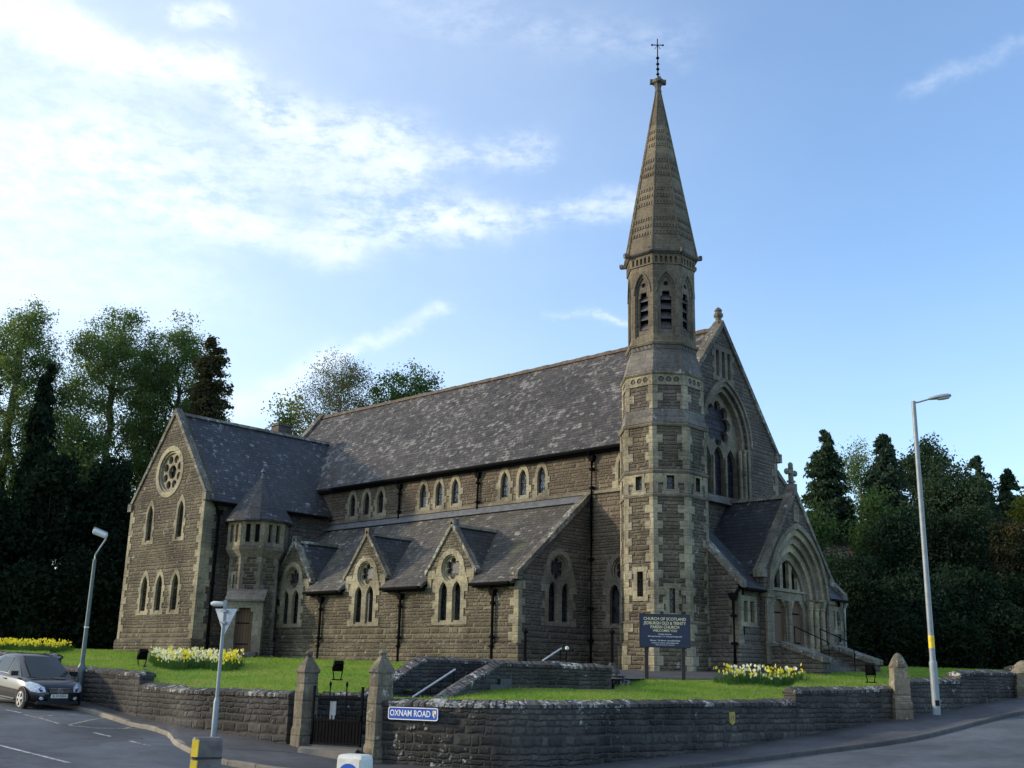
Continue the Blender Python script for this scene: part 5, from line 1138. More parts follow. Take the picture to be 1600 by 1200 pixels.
wall_foot_weeds()
# ------------------------------------------------------------------ daffodil beds
def bed(label,pts,n_fl,mixw,seed,hh=.38):
    """pts: outline of the bed as (u,d) corners of a quad strip: near-left, near-right, far-right, far-left"""
    rng=np.random.default_rng(seed); (a,b,c,d_)=pts; n=n_fl
    def rnd(k):
        s,t_=rng.uniform(0,1,k),rng.uniform(0,1,k); out=[]
        for i in range(k):
            e=math.sqrt(max(0,1-(2*t_[i]-1)**2*.35))*(1+.10*math.sin(9*t_[i]+seed)); s1=.5+(s[i]-.5)*e+rng.normal(0,.012); t_[i]+=.14*math.sin(11*s[i]+seed)+rng.normal(0,.05)
            u=(a[0]*(1-s1)+b[0]*s1)*(1-t_[i])+(d_[0]*(1-s1)+c[0]*s1)*t_[i]; dd=(a[1]*(1-s1)+b[1]*s1)*(1-t_[i])+(d_[1]*(1-s1)+c[1]*s1)*t_[i]; out.append((*atz_fast(u,dd,lawn_z(u,dd)),s1))
        return np.array(out)
    L=rnd(n*7); k=len(L); ang=rng.uniform(0,2*math.pi,k); T=np.stack([np.cos(ang),np.sin(ang),0*ang],1)*.013; h=hh*rng.uniform(.5,1.,k); ln=rng.normal(0,.10,(k,2)); tip=np.stack([ln[:,0],ln[:,1],h],1)
    C0=ground_pt(sum(p[0] for p in pts)/4,sum(p[1] for p in pts)/4); t=thing('daffodil_bed',label,'flower bed','daffodil beds on the lawn',loc=tuple(C0))
    V=np.stack([L[:,:3]-T,L[:,:3]+T,L[:,:3]+tip],1).reshape(-1,3); o=raw_mesh('leaves',V,np.arange(3*k).reshape(k,3),'daffodil_leaf',t); o['kind']='stuff'
    Fl=rnd(n); hz=hh*rng.uniform(.55,1.3,n); Fl[:,2]+=hz; 
    wv=np.array([mixw(s_,rng) for s_ in Fl[:,3]],bool)
    for nm,mt,sel in(('yellow_blossoms','petal_yellow',~wv),('white_blossoms','petal_white',wv)):
        Q=Fl[sel][:,:3]
        if len(Q)<5: continue
        P=[];ph=rng.uniform(0,2*math.pi,len(Q)); el=rng.uniform(-.3,.3,len(Q)); N=np.stack([np.cos(ph)*np.cos(el),np.sin(ph)*np.cos(el),np.sin(el)],1); A=np.cross(N,[0,0,1.]); A/=np.linalg.norm(A,axis=1)[:,None]; B=np.cross(N,A); r_=rng.uniform(.045,.07,(len(Q),1)); tris=[]
        for i in range(6):
            x=2*math.pi*i/6; d1=A*math.cos(x)+B*math.sin(x); d2=A*math.cos(x+.45)+B*math.sin(x+.45); d3=A*math.cos(x-.45)+B*math.sin(x-.45); tris+= [np.stack([Q,Q+d3*r_*.6,Q+d1*r_+N*.008,Q+d2*r_*.6],1)]
        V=np.concatenate(tris).reshape(-1,3); o=raw_mesh(nm,V,np.arange(len(V)).reshape(-1,4),mt,t); o['kind']='stuff'
bed('bed of white and yellow daffodils in front of the transept',[(232,40.5),(380,38.5),(372,43),(240,46)],760,lambda s,r:(r.uniform()<(.75 if s<.75 else .0)) if (s<.33 or .42<s<.75) else r.uniform()<.15,71,.48)
bed('long bed of yellow daffodils below the yews at far left',[(-80,50),(108,50.5),(104,56),(-80,57)],700,lambda s,r:False,72,.42)
bed('low bed of scattered yellow and white daffodils beside the porch path',[(1120,34.6),(1262,35.2),(1250,37.2),(1122,36.6)],190,lambda s,r:r.uniform()<(.55 if .15<s<.6 else .2),73,.40)
# ------------------------------------------------------------------ posts, signs, lamps
def board():
    a,b=at(1010.5,1060,35.6),at(1069,1062,35.6); U=(b-a); U.z=0; U.normalize(); c=(a+b)/2; z0=min(a.z,b.z)-.15; fr=Fr((c.x,c.y,0),U)
    t=thing('church_notice_board','navy church notice board with gold lettering on two dark posts','sign',loc=(c.x,c.y,z0)); W=1.665; zb=at(1040,1011,35.6).z; H=1.06
    bp=MB(); bp.box(fr(0,zb+H/2,0),fr.U,fr.V,fr.N,W,H,.05); bd=bp.build('panel','sign_navy',t)
    ed=MB(); ed.plate(fr,rect(-W/2-.015,W/2+.015,zb-.015,zb+H+.015),[rect(-W/2+.012,W/2-.012,zb+.012,zb+H-.012)],-.03,.03); ed.build('board_edging','wood_post',bd)
    for s in(-1,1):
        m=MB(); m.box(fr(s*.61,(zb+H*.9+z0)/2,-.08),fr.U,fr.V,fr.N,.12,zb+H*.9-z0,.10); m.build('post','wood_post',t)
    for tx,sz,v,sx,mt in(('CHURCH OF SCOTLAND',.135,.86,.93,'gold'),('JEDBURGH OLD & TRINITY',.140,.73,.83,'gold'),('PARISH CHURCH',.135,.61,.93,'gold'),('WELCOMES YOU',.105,.50,1.,'gold'),('Sunday Services',.062,.395,1.1,'lettering_white'),('Morning Worship 11.15  Evening Worship 6.30',.056,.325,1.05,'lettering_white'),('Minister  The Manse  Honeyfield Road',.058,.20,1.1,'lettering_white'),('Everyone is welcome  Hall bookings inside',.052,.13,1.,'lettering_white'),('Please see the board in the porch',.046,.07,1.,'lettering_white')):
        text_mesh('lettering',tx,sz,fr,0,zb+v*H,.028,mt,bd,.002,sx)
board()
def street_sign():
    a,b=at(606,1113.5,26.05),at(686.5,1115.5,25.6); c=(a+b)/2
    # fixed to the wall face: take the wall direction
    p0,p1=atz(611,26.34,0),atz(693,25.78,0); U=(p1-p0).normalized(); N=U.cross(Vector((0,0,1))); L=1.34; H=.29
    c=(p0+p1)/2+N*.11; zc=at(646,1114.5,26.0).z; fr=Fr((c.x,c.y,zc),U,Vector((0,0,1)))
    t=thing('street_name_sign','blue street name sign lettered OXNAM ROAD on the boundary wall','sign',loc=(c.x,c.y,zc))
    m=MB(); m.plate(fr,rrect(L,H,.05),(),-.05,0.0); m.build('plate','sign_blue',t)
    m=MB(); m.plate(fr,rrect(L,H,.05),[rrect(L-.04,H-.04,.04)],-.002,.005); m.build('border','lettering_white',t)
    text_mesh('lettering','OXNAM ROAD',.20,fr,-.075,0,.004,'lettering_white',t,.002,.80)
    m=MB(); m.plate(fr,[(.53,.085),(.53,-.02),(.575,-.09),(.62,-.02),(.62,.085)],(),0,.006); sh=m.build('crest','lettering_white',t)
    m=MB(); m.plate(fr,[(.54,.075),(.54,.01),(.575,.01),(.575,.075)],(),.006,.009); m.build('crest_field','yellow_paint',sh); m=MB(); m.plate(fr,[(.575,.01),(.575,-.07),(.61,-.015),(.61,.01)],(),.006,.009); m.build('crest_field','leaf_mid',sh)
def rrect(w_,h_,r_,n=4):
    out=[]
    for cx,cy,a0 in((w_/2-r_,-h_/2+r_,-90),(w_/2-r_,h_/2-r_,0),(-w_/2+r_,h_/2-r_,90),(-w_/2+r_,-h_/2+r_,180)):
        out+=[(cx+r_*math.cos(R(a0+90*i/n)),cy+r_*math.sin(R(a0+90*i/n))) for i in range(n+1)]
    return out
street_sign()
def hydrant_plate():
    p0,p1=atz(1120,29.2,0),atz(1160,29.8,0); U=(p1-p0).normalized(); N=U.cross(Vector((0,0,1))); c=p0.lerp(p1,.45)+N*.10; z=at(1139,1122,29.4).z; fr=Fr((c.x,c.y,z),U)
    t=thing('hydrant_plate','small faded yellow hydrant plate on the dark curved wall','sign',loc=(c.x,c.y,z)); MB().plate(fr,[(-.11,.17),(.11,.17),(.11,-.10),(.0,-.17),(-.11,-.10)][::-1],(),-.06,0).build('plate','faded_yellow',t); text_mesh('lettering','H',.2,fr,0,.02,.001,'plastic_grey',t,.001)
hydrant_plate()
def lamp_head(t,tip,root,wd,ht,mat='lamp_grey',lens=True):
    """cobra-head lantern from root to tip"""
    a,b=Vector(root),Vector(tip); d=(b-a).normalized(); s=d.cross(Vector((0,0,1))).normalized(); n=s.cross(d); rs=[]
    for f,kw,kh in((0,.35,.4),(.08,.5,.6),(.3,.85,.85),(.6,1,1),(.85,.9,.9),(.97,.6,.6),(1,.25,.3)):
        c=a.lerp(b,f); rs.append([c+s*(wd/2*kw*math.cos(q))+n*(ht*kh*(.65*math.sin(q) if math.sin(q)>0 else .35*math.sin(q))) for q in [2*math.pi*j/12 for j in range(12)]])
    h=MB(); h.rings(rs,smooth=True); h=h.build('lantern',mat,t)
    if lens:
        rs=[]
        for f,kw,kh in((.36,.3,.2),(.42,.7,.8),(.65,.82,1),(.88,.7,.8),(.94,.3,.2)):
            c=a.lerp(b,f)-n*ht*.22; rs.append([c+s*(wd/2*kw*math.cos(q))-n*(ht*.42*kh*max(0,math.sin(q))) for q in [2*math.pi*j/12 for j in range(12)]])
        m=MB(); m.rings(rs,smooth=True); m.build('lens','lamp_glass',h)
def tall_lamp():
    b=at(1463,1106,32.6); t=thing('street_lamp','tall grey street lamp on the right pavement with yellow band','street lamp','street lamps',loc=tuple(b)); x,y=b.x,b.y; H=z_at(b,627)-b.z
    m=MB(); m.tube([(x,y,b.z-.2),(x,y,b.z+1.32)],.115,14); m.tube([(x,y,b.z+1.32),(x,y,b.z+1.40)],[.115,.085],14); m.tube([(x,y,b.z+1.38),(x,y,b.z+H)],[.088,.068],14); m.build('pole','galvanised',t)
    z=at(1457,1002,32.6).z; m=MB(); m.tube([(x,y,z-.19),(x,y,z+.19)],.089,14); m.build('yellow_band','yellow_paint',t)
    m=MB(); m.box((x-.0+r0.x*0-FH.x*.112,y-FH.y*.112,b.z+.75),r0,FH,(0,0,1),.11,.6,.012) if False else m.box(Vector((x,y,b.z+.14))-FH*.112,r0,FH,(0,0,1),.12,.02,.16); m.build('access_door','dark_void',t)
    d=(r0*.96-FH*.25).normalized(); p0=Vector((x,y,b.z+H-.06)); m=MB(); m.tube([p0,p0+d*.18+Vector((0,0,.03)),p0+d*.55+Vector((0,0,.13))],[.03,.028,.026],8); m.build('arm','lamp_grey',t)
    lamp_head(t,p0+d*1.16+Vector((0,0,.20)),p0+d*.46+Vector((0,0,.11)),.30,.15)
tall_lamp()
def old_lamp():
    b=at(122,1090,35); t=thing('street_lamp','shorter greenish street lamp with tubular lantern behind the car','street lamp','street lamps',loc=tuple(b)); x,y=b.x,b.y; zt=z_at(b,874)
    zc=at(127,1042,35).z
    m=MB(); m.tube([(x,y,b.z-.2),(x,y,zc),(x,y,zc+.12)],[.13,.13,.07],12); m.tube([(x,y,zc+.1),(x,y,zt)],[.072,.055],12); m.build('pole','steel_green',t)
    d=r0; p=Vector((x,y,zt)); m=MB(); m.tube([p,p+Vector((0,0,.15)),p+d*.12+Vector((0,0,.38)),p+d*.28+Vector((0,0,.66)),p+d*.30+Vector((0,0,.74))],.028,8); m.build('arm','lamp_grey',t)
    q=p+d*.31+Vector((0,0,.78)); a,b2=q,q-d*.46+Vector((0,0,.17)); m=MB(); m.tube([a,a.lerp(b2,.05),a.lerp(b2,.95),b2],[.07,.10,.11,.08],10); h=m.build('lantern','lamp_glass',t); m=MB(); m.tube([a.lerp(b2,.0)+Vector((0,0,.07)),b2+Vector((0,0,.08))],.06,8); m.build('canopy','galvanised',h)
    m=MB(); m.tube([(x,y,at(132,980,35).z),(x,y,at(132,978,35).z)],.078,10); m.build('clip','white_paint',t)
old_lamp()
def give_way():
    b=at(334,1147,26.2); t=thing('give_way_sign','back of a triangular give way sign on a grey pole with small lantern','road sign',loc=(b.x,b.y,b.z-.12)); x,y=b.x,b.y; zt=z_at(b,945); zb=b.z-.2; zc=at(336,1096,26.2).z
    m=MB(); m.tube([(x,y,zb),(x,y,zc),(x,y,zc+.08)],[.070,.070,.048],12); m.tube([(x,y,zc+.06),(x,y,zt)],.044,12); m.build('pole','galvanised',t)
    zs,ze=z_at(b,951),z_at(b,992); N=(r0*.25+FH*.97).normalized(); U=-Vector((0,0,1)).cross(N); U=Vector((0,0,1)).cross(N); fr=Fr(Vector((x,y,0))+N*.075,U,N=N); hw=.30
    tri=[(-hw,zs),(hw,zs),(0,ze)]; m=MB(); m.plate(fr,tri[::-1],(),-.012,.012); pl=m.build('sign_plate','sign_back',t)
    m=MB(); k=.0; m.plate(fr,[(-hw,zs),(hw,zs),(0,ze)],[[(-hw*.66,zs-.07),(hw*.66,zs-.07),(0,ze+.14)]],.012,.016); m.build('sign_border','red_board',pl); m=MB(); m.plate(fr,[(-hw*.64,zs-.075),(hw*.64,zs-.075),(0,ze+.15)],(),.012,.015); m.build('sign_face','white_paint',pl)
    m=MB(); 
    for z in(zs-.06,zs-.34): m.box((x,y,z),U,N,(0,0,1),.14,.17,.05)
    m.build('bracket','lamp_grey',t)
    z2=at(341,970,26.2).z; m=MB(); m.tube([(x,y,zt),(x,y,zt+.05)],.045,8); m.box(Vector((x,y,zt+.03)),r0,FH,(0,0,1),.07,.12,.16); m.build('lamp_bracket','lamp_grey',t)
    L=MB(); p=Vector((x,y,zt+.02)); L.tube([p-r0*.04,p-r0*.08,p-r0*.30,p-r0*.36],[.04,.062,.066,.03],10); L.build('lantern','lamp_glass',t)
give_way()
def bollards():
    # traffic-island bollard, the shade on its back put into the dark grey, and the keep-left bollard
    c=atz(335,13,0); zt=at(322,1150,13).z; zg=float(road_z(*plan(c))[0]); a=R(22); U=(r0*math.cos(a)+FH*math.sin(a)); Y=Vector((0,0,1)).cross(U); t=thing('traffic_bollard','grimy island bollard, back shade painted into its grey, yellow reflective side strip','bollard','bollards on the traffic islands',loc=(c.x,c.y,zg))
    P=lambda x,y,z:Vector((c.x,c.y,0))+U*x+Y*y+Vector((0,0,z))
    m=MB(); w0,d0=.165,.10
    m.rings([[P(sx*w*1,sy*d,z) for sx,sy in((-1,-1),(-.8,-1.25),(.8,-1.25),(1,-1),(1,1),(-1,1))] for z,w,d in((zg,.19,.13),(zg+.16,.185,.125),(zt-.24,w0,d0),(zt-.03,w0*.98,d0),(zt,w0*.9,d0*.8))]); m.build('shell','plastic_grey',t)
    m=MB(); m.rings([[P(sx*w*1.03,sy*d*1.03,z) for sx,sy in((-1,-1),(-.8,-1.25),(.8,-1.25),(1,-1),(1,1),(-1,1))] for z,w,d in((zt-.235,w0,d0*1.05),(zt-.215,w0,d0*1.05))]); m.build('seam_band','car_trim',t)
    for z0,z1 in((zt-.21,zt-.02),(zt-.62,zt-.25)):
        m=MB(); m.prism([P(-.178,-.085,z0),P(-.112,-.138,z0),P(-.108,-.134,z1),P(-.172,-.083,z1)],-U*.012-Y*.006); m.build('reflector','yellow_paint',t)
    i1=MB(); i1.prof(c.x,c.y,[(1.1,zg-.4),(1.1,zg+.10),(1.02,zg+.13)],20,smooth=False); o=i1.build('traffic_island','kerb_stone'); o['kind']='structure'
    c=atz(563,12,0); zt=at(555,1176,12).z; zg=float(road_z(*plan(c))[0]); a=R(-24); U=(r0*math.cos(a)+FH*math.sin(a)); Y=Vector((0,0,1)).cross(U); t=thing('traffic_bollard','cream keep left bollard with blue arrow roundel','bollard','bollards on the traffic islands',loc=(c.x,c.y,zg)); P=lambda x,y,z:Vector((c.x,c.y,0))+U*x+Y*y+Vector((0,0,z))
    m=MB(); m.rings([[P(sx*w,sy*d,z) for sx,sy in((-1,-.8),(-.9,-1),(.9,-1),(1,-.8),(1,.8),(.9,1),(-.9,1),(-1,.8))] for z,w,d in((zg,.19,.15),(zg+.15,.18,.14),(zt-.05,.165,.12),(zt-.012,.155,.11),(zt,.13,.09))]); sh=m.build('shell','plastic_cream',t)
    fr=Fr(P(0,-.118,0),U,N=-Y); vz=zt-.215
    m=MB(); m.plate(fr,rect(-.135,.135,zt-.6,zt-.04),(),-.02,.014); m.build('sign_panel','white_paint',sh); m=MB(); m.plate(fr,circ(0,vz,.128,28),(),-.02,.018); ro=m.build('roundel','sign_blue',sh)
    ar=[(-.075,-.075),(.01,-.068),(-.018,-.042),(.072,.048),(.046,.074),(-.044,-.016),(-.07,.012)]; m=MB(); m.plate(fr,[(x,y+vz) for x,y in ar],(),.0,.021); m.build('arrow','lettering_white',ro)
    fs=Fr(P(-.172,0,0),Y*-1 if False else Y,N=-U); m=MB(); m.plate(fs,rect(-.075,.075,zt-.5,zt-.09),(),-.02,.008); m.build('reflector','yellow_paint',sh)
    i1=MB(); i1.prof(c.x,c.y,[(1.1,zg-.4),(1.1,zg+.10),(1.02,zg+.13)],20); o=i1.build('traffic_island','kerb_stone'); o['kind']='structure'
bollards()
def floodlight(label,u,v,d,sz,az,tilt):
    b=at(u,v,d); t=thing('floodlight',label,'floodlight','floodlights on the lawn',loc=tuple(b)); a=R(az); U=r0*math.cos(a)+FH*math.sin(a); Y=Vector((0,0,1)).cross(U); tl=R(tilt); N=Y*math.cos(tl)+Vector((0,0,math.sin(tl))); V=N.cross(U)*-1
    V=U.cross(N)*-1; c=b+Vector((0,0,.22+sz*.55))
    m=MB(); m.box(c,U,N,V,sz*.85,sz*.42,sz); m.box(c-N*sz*.28,U,N,V,sz*.5,sz*.2,sz*.55); m.box(c+V*sz*.52,U,N,V,sz*.9,sz*.3,.03); h=m.build('housing','iron',t); m=MB(); m.box(c+N*(sz*.215),U,N,V,sz*.7,.01,sz*.8); m.build('lens','car_glass',h)
    m=MB()
    for s in(-1,1): m.tube([b+U*s*sz*.3,b+U*s*sz*.42+Vector((0,0,.22)),c+U*s*sz*.47],.018,6)
    m.tube([b-U*sz*.5,b+U*sz*.5],.02,6); m.build('bracket','iron',t)
floodlight('black floodlight tilted up beside the white and yellow daffodils',221,1041,39,.36,35,40); floodlight('black floodlight on two legs on the lawn behind the gate',527,1062,32.5,.33,20,50); floodlight('black floodlight on the lawn left of the rounded right pillar',1361,1066,34.5,.34,-30,25)
def twisted_post(label,u,vb,vt,d,steps):
    b=at(u,vb,d); zt=at(u,vt,d).z; t=thing('ornate_iron_post',label,'iron post','twisted iron posts',loc=tuple(b)); m=MB(); H=zt-b.z; rs=[]; n=int(H/.03)
    for i in range(n+1):
        z=b.z+H*.97*i/n; rs.append([(b.x+r_*math.cos(q),b.y+r_*math.sin(q),z) for j in range(8) for q,r_ in[(2*math.pi*j/8+z*14,.05 if j%2 else .028)]])
    m.rings(rs); m.prof(b.x,b.y,[(.035,zt-.06),(.085,zt-.04),(.09,zt+.01),(.05,zt+.03),(.02,zt+.09)],10,smooth=True); m.build('shaft','iron',t)
    if steps:
        m=MB(); m.prof(b.x,b.y,[(.55,b.z-1.2),(.55,b.z+.10),(.40,b.z+.12),(.40,b.z+.24),(.26,b.z+.26),(.24,b.z+.36),(.13,b.z+.52),(.08,b.z+.62)],8,rot=.3); m.build('base','boundary_coping',t)
    else:
        m=MB(); m.prof(b.x,b.y,[(.12,b.z-.2),(.12,b.z+.12),(.06,b.z+.2)],8); m.build('base','iron',t)
twisted_post('slim twisted iron post at the aisle corner',820,1040,986,34.5,False); twisted_post('twisted iron post on a stepped stone base left of the tower',956.5,1068,986,33.5,True)
def rails(label,pts,posts):
    P=[at(*p) for p in pts]; t=thing('handrail',label,'handrail','handrails of the stair',loc=tuple(P[0]-Vector((0,0,.9)))); m=MB(); m.tube(P,.026,8); m.build('rail','rail_white',t)
    for f in posts: q=P[0].lerp(P[-1],f); m=MB(); m.tube([q,q-Vector((0,0,1.0))],.02,6); m.build('baluster','iron',t)
rails('pale sloping handrail above the lower stair flight',[(645,1089,28.4),(711,1046,30.2)],(.03,.4,.97)); rails('pale sloping handrail above the upper stair flight',[(848,1032,33.4),(877,1013,34.6)],(.05,.95))
def floor_lamp():
    b=at(885,1034,35); t=thing('garden_light','little black stake light with pale top beside the upper handrail','light',loc=tuple(b)); m=MB(); m.tube([b-Vector((0,0,.2)),at(885,1016,35)],.02,6); m.build('stake','iron',t); p=at(886,1013,35); m=MB(); m.prof(p.x,p.y,[(.02,p.z-.06),(.06,p.z-.03),(.06,p.z+.04),(.02,p.z+.07)],8,smooth=True); m.build('lens','lamp_glass',t)
floor_lamp()
# ------------------------------------------------------------------ the parked car
def car():
    g=at(80,1109,33.2); s,f=plan(g); zg=None
    ang=R(-90+47); X=(r0*math.cos(ang)+FH*math.sin(ang)); Y=Vector((0,0,1)).cross(X)   # X forward, Y to the car's left
    cx=at(91,1109,33.0); cen=cx-X*1.80+Y*(-.1)
    zs=[float(road_z(*plan(cen+X*a+Y*b))[0]) for a in(-1.3,1.3) for b in(-.7,.7)]; zg=sum(zs)/4+.004
    slope=math.atan2((zs[2]+zs[3]-zs[0]-zs[1])/2,2.6); X=(X*math.cos(slope)+Vector((0,0,math.sin(slope)))).normalized(); Z=X.cross(Y)
    O=Vector((cen.x,cen.y,zg)); t=thing('parked_car','dark brown grey hatchback parked at the kerb, front towards the junction','car',loc=tuple(O))
    P=lambda x,y,z:O+X*x+Y*y+Z*z
    # lower body: sections along the length, half outline from sill to bonnet/belt
    secs=[(-1.93,.60,.42,.60,.90),(-1.86,.72,.30,.72,.98),(-1.55,.82,.24,.85,1.02),(-.8,.875,.20,.88,1.00),(0.,.88,.20,.88,.97),(.75,.88,.20,.87,.955),(1.15,.875,.22,.85,.925),(1.5,.835,.24,.78,.835),(1.74,.74,.24,.67,.74),(1.88,.60,.30,.54,.63),(1.93,.48,.38,.48,.55)]
    rs=[]
    for x,hw,zb,zm,zt in secs:
        half=[(.0,zb),(hw*.80,zb),(hw*.97,zb+.08),(hw,zb+(zm-zb)*.45),(hw*.985,zm-.03),(hw*.93,zm+(zt-zm)*.55),(hw*.80,zt-.012),(hw*.42,zt+.012),(0,zt+.02)]
        rs.append([P(x,y,z) for y,z in half]+[P(x,-y,z) for y,z in half[-2:0:-1]])
    m=MB(); m.rings(rs,smooth=True); bo=m.build('body','car_paint',t,sharp=48)
    # greenhouse: roof shell in paint, glass panels proud of a dark core
    G=[(-1.80,.70,.96,.60,1.0),(-1.62,.74,.97,.56,1.42),(-1.0,.77,.97,.565,1.55),(-.35,.775,.96,.565,1.575),(.12,.775,.945,.55,1.53),(.70,.77,.92,.60,1.19),(1.30,.70,.87,.62,.86)]
    rs=[]
    for x,hb,zb,ht,zt in G: rs.append([P(x,hb,zb),P(x,ht+(hb-ht)*.08,zt-.07),P(x,ht*.86,zt-.012),P(x,0,zt+.014),P(x,-ht*.86,zt-.012),P(x,-ht-(hb-ht)*.08,zt-.07),P(x,-hb,zb)])
    m=MB(); m.rings(rs,smooth=True); m.build('cabin','car_paint',t,sharp=50)
    def lerp4(a,b,c,d,uu,vv): return (a*(1-uu)+b*uu)*(1-vv)+(d*(1-uu)+c*uu)*vv
    # windscreen and rear screen
    for nm,(x0,h0,z0,x1,h1,z1) in(('windscreen',(1.27,.65,.935,.20,.53,1.505)),):
        n=((P(x1,0,z1)-P(x0,0,z0)).cross(Y)).normalized(); n=-n if n.dot(X)<0 else n
        xs=8; rows=[]
        for k in range(2): pass
        V=[]
        for i in range(xs+1):
            q=-1+2*i/xs; bow=.075*(1-q*q)
            V+=[P(x0+bow,h0*q,z0)+n*.012,P(x1+bow*.9,h1*q,z1)+n*.016]
        m=MB(); m.add(V,[[2*i,2*i+1,2*i+3,2*i+2] for i in range(xs)],True); m.build(nm,'car_glass',t)
    for sgn in(-1,1):
        def sp(x,f):   # side of the cabin, f=0 belt .. 1 roof
            xs=[gq[0] for gq in G]; hb=np.interp(x,xs,[gq[1] for gq in G]); zb=np.interp(x,xs,[gq[2] for gq in G]); ht=np.interp(x,xs,[gq[3] for gq in G]); zt=np.interp(x,xs,[gq[4] for gq in G])-.075
            return P(x,sgn*(hb+(ht*1.0+(hb-ht)*.08-hb)*f+.012),zb+(zt-zb)*f)
        for nm,pts in(('side_window',[(.86,.05),(-.12,.05),(-.12,.93),(.16,.93)]),('side_window',[(-.20,.06),(-1.02,.08),(-1.0,.93),(-.20,.93)]),('quarter_window',[(-1.09,.12),(-1.56,.25),(-1.46,.85),(-1.08,.92)])):
            (a,b,c,d)=[sp(*q) for q in pts]; m=MB(); m.add([a,b,c,d],[[0,1,2,3] if sgn<0 else [3,2,1,0]]); m.build(nm,'car_glass',t)
        m=MB(); m.tube([P(x,sgn*(np.interp(x,[q[0] for q in secs],[q[1] for q in secs])*1.0+.004),.56+.012*x*-1) for x in(-1.5,-.8,0,.75,1.1)],.022,5); m.build('rubbing_strip','car_trim',t)
        m=MB(); m.tube([P(x,sgn*.872,.27) for x in(-1.0,0,.85)],.035,6); m.build('sill','car_trim',t)
        mm=MB(); c=P(.70,sgn*.95,1.02); mm.box(c,X,Y,Z,.14,.22,.14); mm.box(c+X*.05,X,Y,Z,.06,.18,.10); mi=mm.build('door_mirror','car_paint',t); MB().box(c-X*.072,X,Y,Z,.01,.17,.10).build('mirror_glass','chrome',mi)
        for x in(-.05,-.95): MB().box(P(x,sgn*.885,.82),X,Y,Z,.20,.03,.035).build('door_handle','car_paint',t)
        for x in(1.27,-1.28):
            wc=P(x,sgn*.80,.305); A=[]
            m=MB(); rs=[]
            for y_,r_ in((-.10,.25),(-.10,.30),(-.07,.315),(.05,.315),(.085,.30),(.088,.22)): rs.append([wc+Y*sgn*y_+X*(r_*math.cos(q))+Z*(r_*math.sin(q)) for q in [2*math.pi*j/24 for j in range(24)]])
            m.rings(rs if sgn<0 else [q[::-1] for q in rs],smooth=True); wh=m.build('wheel','tyre',t)
            rm=MB(); fo=wc+Y*sgn*.092
            rm.rings([[fo+Y*sgn*dy+X*(r_*math.cos(q))+Z*(r_*math.sin(q)) for q in [2*math.pi*j/24 for j in range(24)]] for dy,r_ in((-.02,.225),(.004,.225),(.004,.195),(-.03,.19))],False,False)
            for k in range(5):
                q=2*math.pi*k/5+.3; dv=X*math.cos(q)+Z*math.sin(q); rm.box(fo+dv*.10,dv,Y,dv.cross(Y),.20,.03,.065)
            rm.box(fo,X,Y,Z,.09,.04,.09); rm.build('rim','alloy',wh); MB().rings([[wc+Y*sgn*(.07)+X*(.2*math.cos(q))+Z*(.2*math.sin(q)) for q in [2*math.pi*j/16 for j in range(16)]],[wc+Y*sgn*(.072)+X*(.19*math.cos(q))+Z*(.19*math.sin(q)) for q in [2*math.pi*j/16 for j in range(16)]]]).build('brake_disc','car_trim',wh)
            ar=MB(); o2=P(x,sgn*.868,.305)
            ar.rings([[o2+Y*sgn*dy+X*(r_*math.cos(q))+Z*(r_*math.sin(q)) for q in [math.pi*j/14-.12 for j in range(15)]+[math.pi+.12]] for dy,r_ in((-.05,.345),(.012,.345),(.012,.375),(-.05,.385))],False,False,closed=False); ar.build('wheel_arch','car_trim',t)
            ib=MB(); ib.rings([[o2+Y*sgn*dy+X*(.345*math.cos(q))+Z*(.345*math.sin(q)) for q in [2*math.pi*j/20 for j in range(20)]] for dy in(-.12,.006)],True,True); ib.build('wheel_well','dark_void',t)
        # headlamp: swept teardrop wrapping the corner
        hl=[(1.90,.40,.56),(1.83,.60,.535),(1.68,.765,.57),(1.48,.85,.69),(1.32,.84,.80),(1.46,.74,.835),(1.66,.58,.785),(1.82,.42,.69)]
        pts=[P(x+.035,sgn*(y+.03),z) for x,y,z in hl]; cc=sum(pts,Vector())/len(pts)+X*.07+Y*sgn*.05; m=MB(); n=len(pts); m.add(pts+[cc],[[i,(i+1)%n,n] if sgn>0 else [(i+1)%n,i,n] for i in range(n)],True); hd=m.build('headlight','headlamp',t)
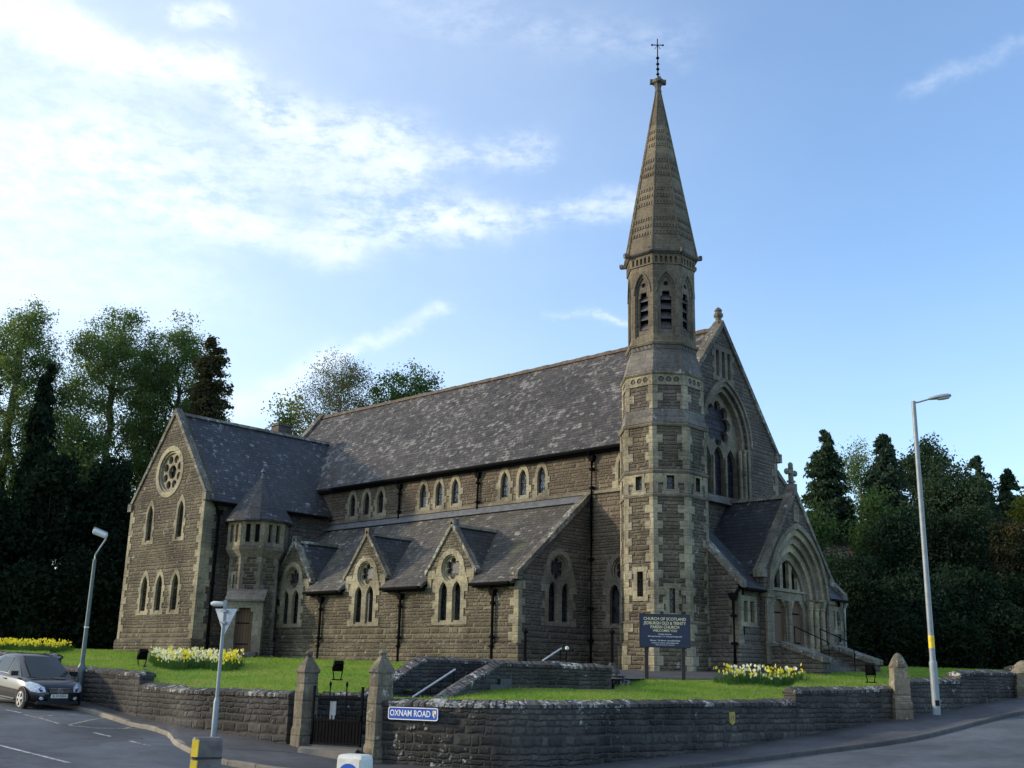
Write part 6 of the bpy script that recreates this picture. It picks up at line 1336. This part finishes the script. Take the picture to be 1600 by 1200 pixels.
        m=MB(); q=P(1.80,sgn*.58,.665)+X*.02; m.prof(q.x,q.y,[(.005,q.z-.05),(.05,q.z),(.005,q.z+.05)],10,smooth=True); m.build('lamp_bulb','chrome',hd)
        fg=P(1.86,sgn*.52,.375); m=MB(); m.rings([[fg+X*dx+Y*(r_*math.cos(q))+Z*(r_*.8*math.sin(q)) for q in [2*math.pi*j/12 for j in range(12)]] for dx,r_ in((-.05,.07),(.045,.065),(.05,.03))]); m.build('fog_lamp','headlamp',t)
    # grille with chrome bars and a ringed three-pointed star
    gf=Fr(P(1.955,0,0),Y,Z,X)
    m=MB(); m.plate(gf,[(-.36,.645),(-.30,.505),(.30,.505),(.36,.645),(.28,.668),(-.28,.668)],(),-.14,-.005); gr=m.build('grille','car_trim',t)
    m=MB()
    for z,hw in((.54,.30),(.58,.32),(.62,.34),(.66,.30)): m.box(gf(0,z,.004),Y,Z,X,hw*2,.014,.02)
    m.build('grille_bar','chrome',gr)
    m=MB(); m.plate(gf,circ(0,.588,.085,24),[circ(0,.588,.072,24)],-.02,.025)
    for k in range(3):
        a=R(90+120*k); m.plate(gf,[(.075*math.cos(a),.588+.075*math.sin(a)),(.014*math.cos(a+1.05),.588+.014*math.sin(a+1.05)),(0,.588),(.014*math.cos(a-1.05),.588+.014*math.sin(a-1.05))],(),-.01,.03)
    m.build('star_badge','chrome',gr)
    m=MB(); m.plate(gf,[(-.62,.30),(.62,.30),(.66,.20),(-.66,.20)],(),-.2,-.04); m.plate(gf,[(-.34,.40),(.34,.40),(.30,.28),(-.30,.28)],(),-.2,-.015); m.build('lower_intake','car_trim',t)
    m=MB(); m.plate(gf,rect(-.26,.26,.385,.495),(),-.02,.012); np_=m.build('number_plate','plate_white',t); text_mesh('lettering','SL10 NXA',.10,gf,0,.44,.013,'plate_black',np_,.001)
    m=MB()
    for a,b in((.5,.05),(-.05,-.5)): m.tube([P(1.16,a,.945)+X*.03+Z*.02,P(1.05,b,.99)+X*.04+Z*.02],.012,5)
    m.build('wiper','car_trim',t)
    m=MB(); m.box(P(-1.94,0,.42),X,Y,Z,.10,1.3,.2); m.build('rear_bumper','car_trim',t)
car()
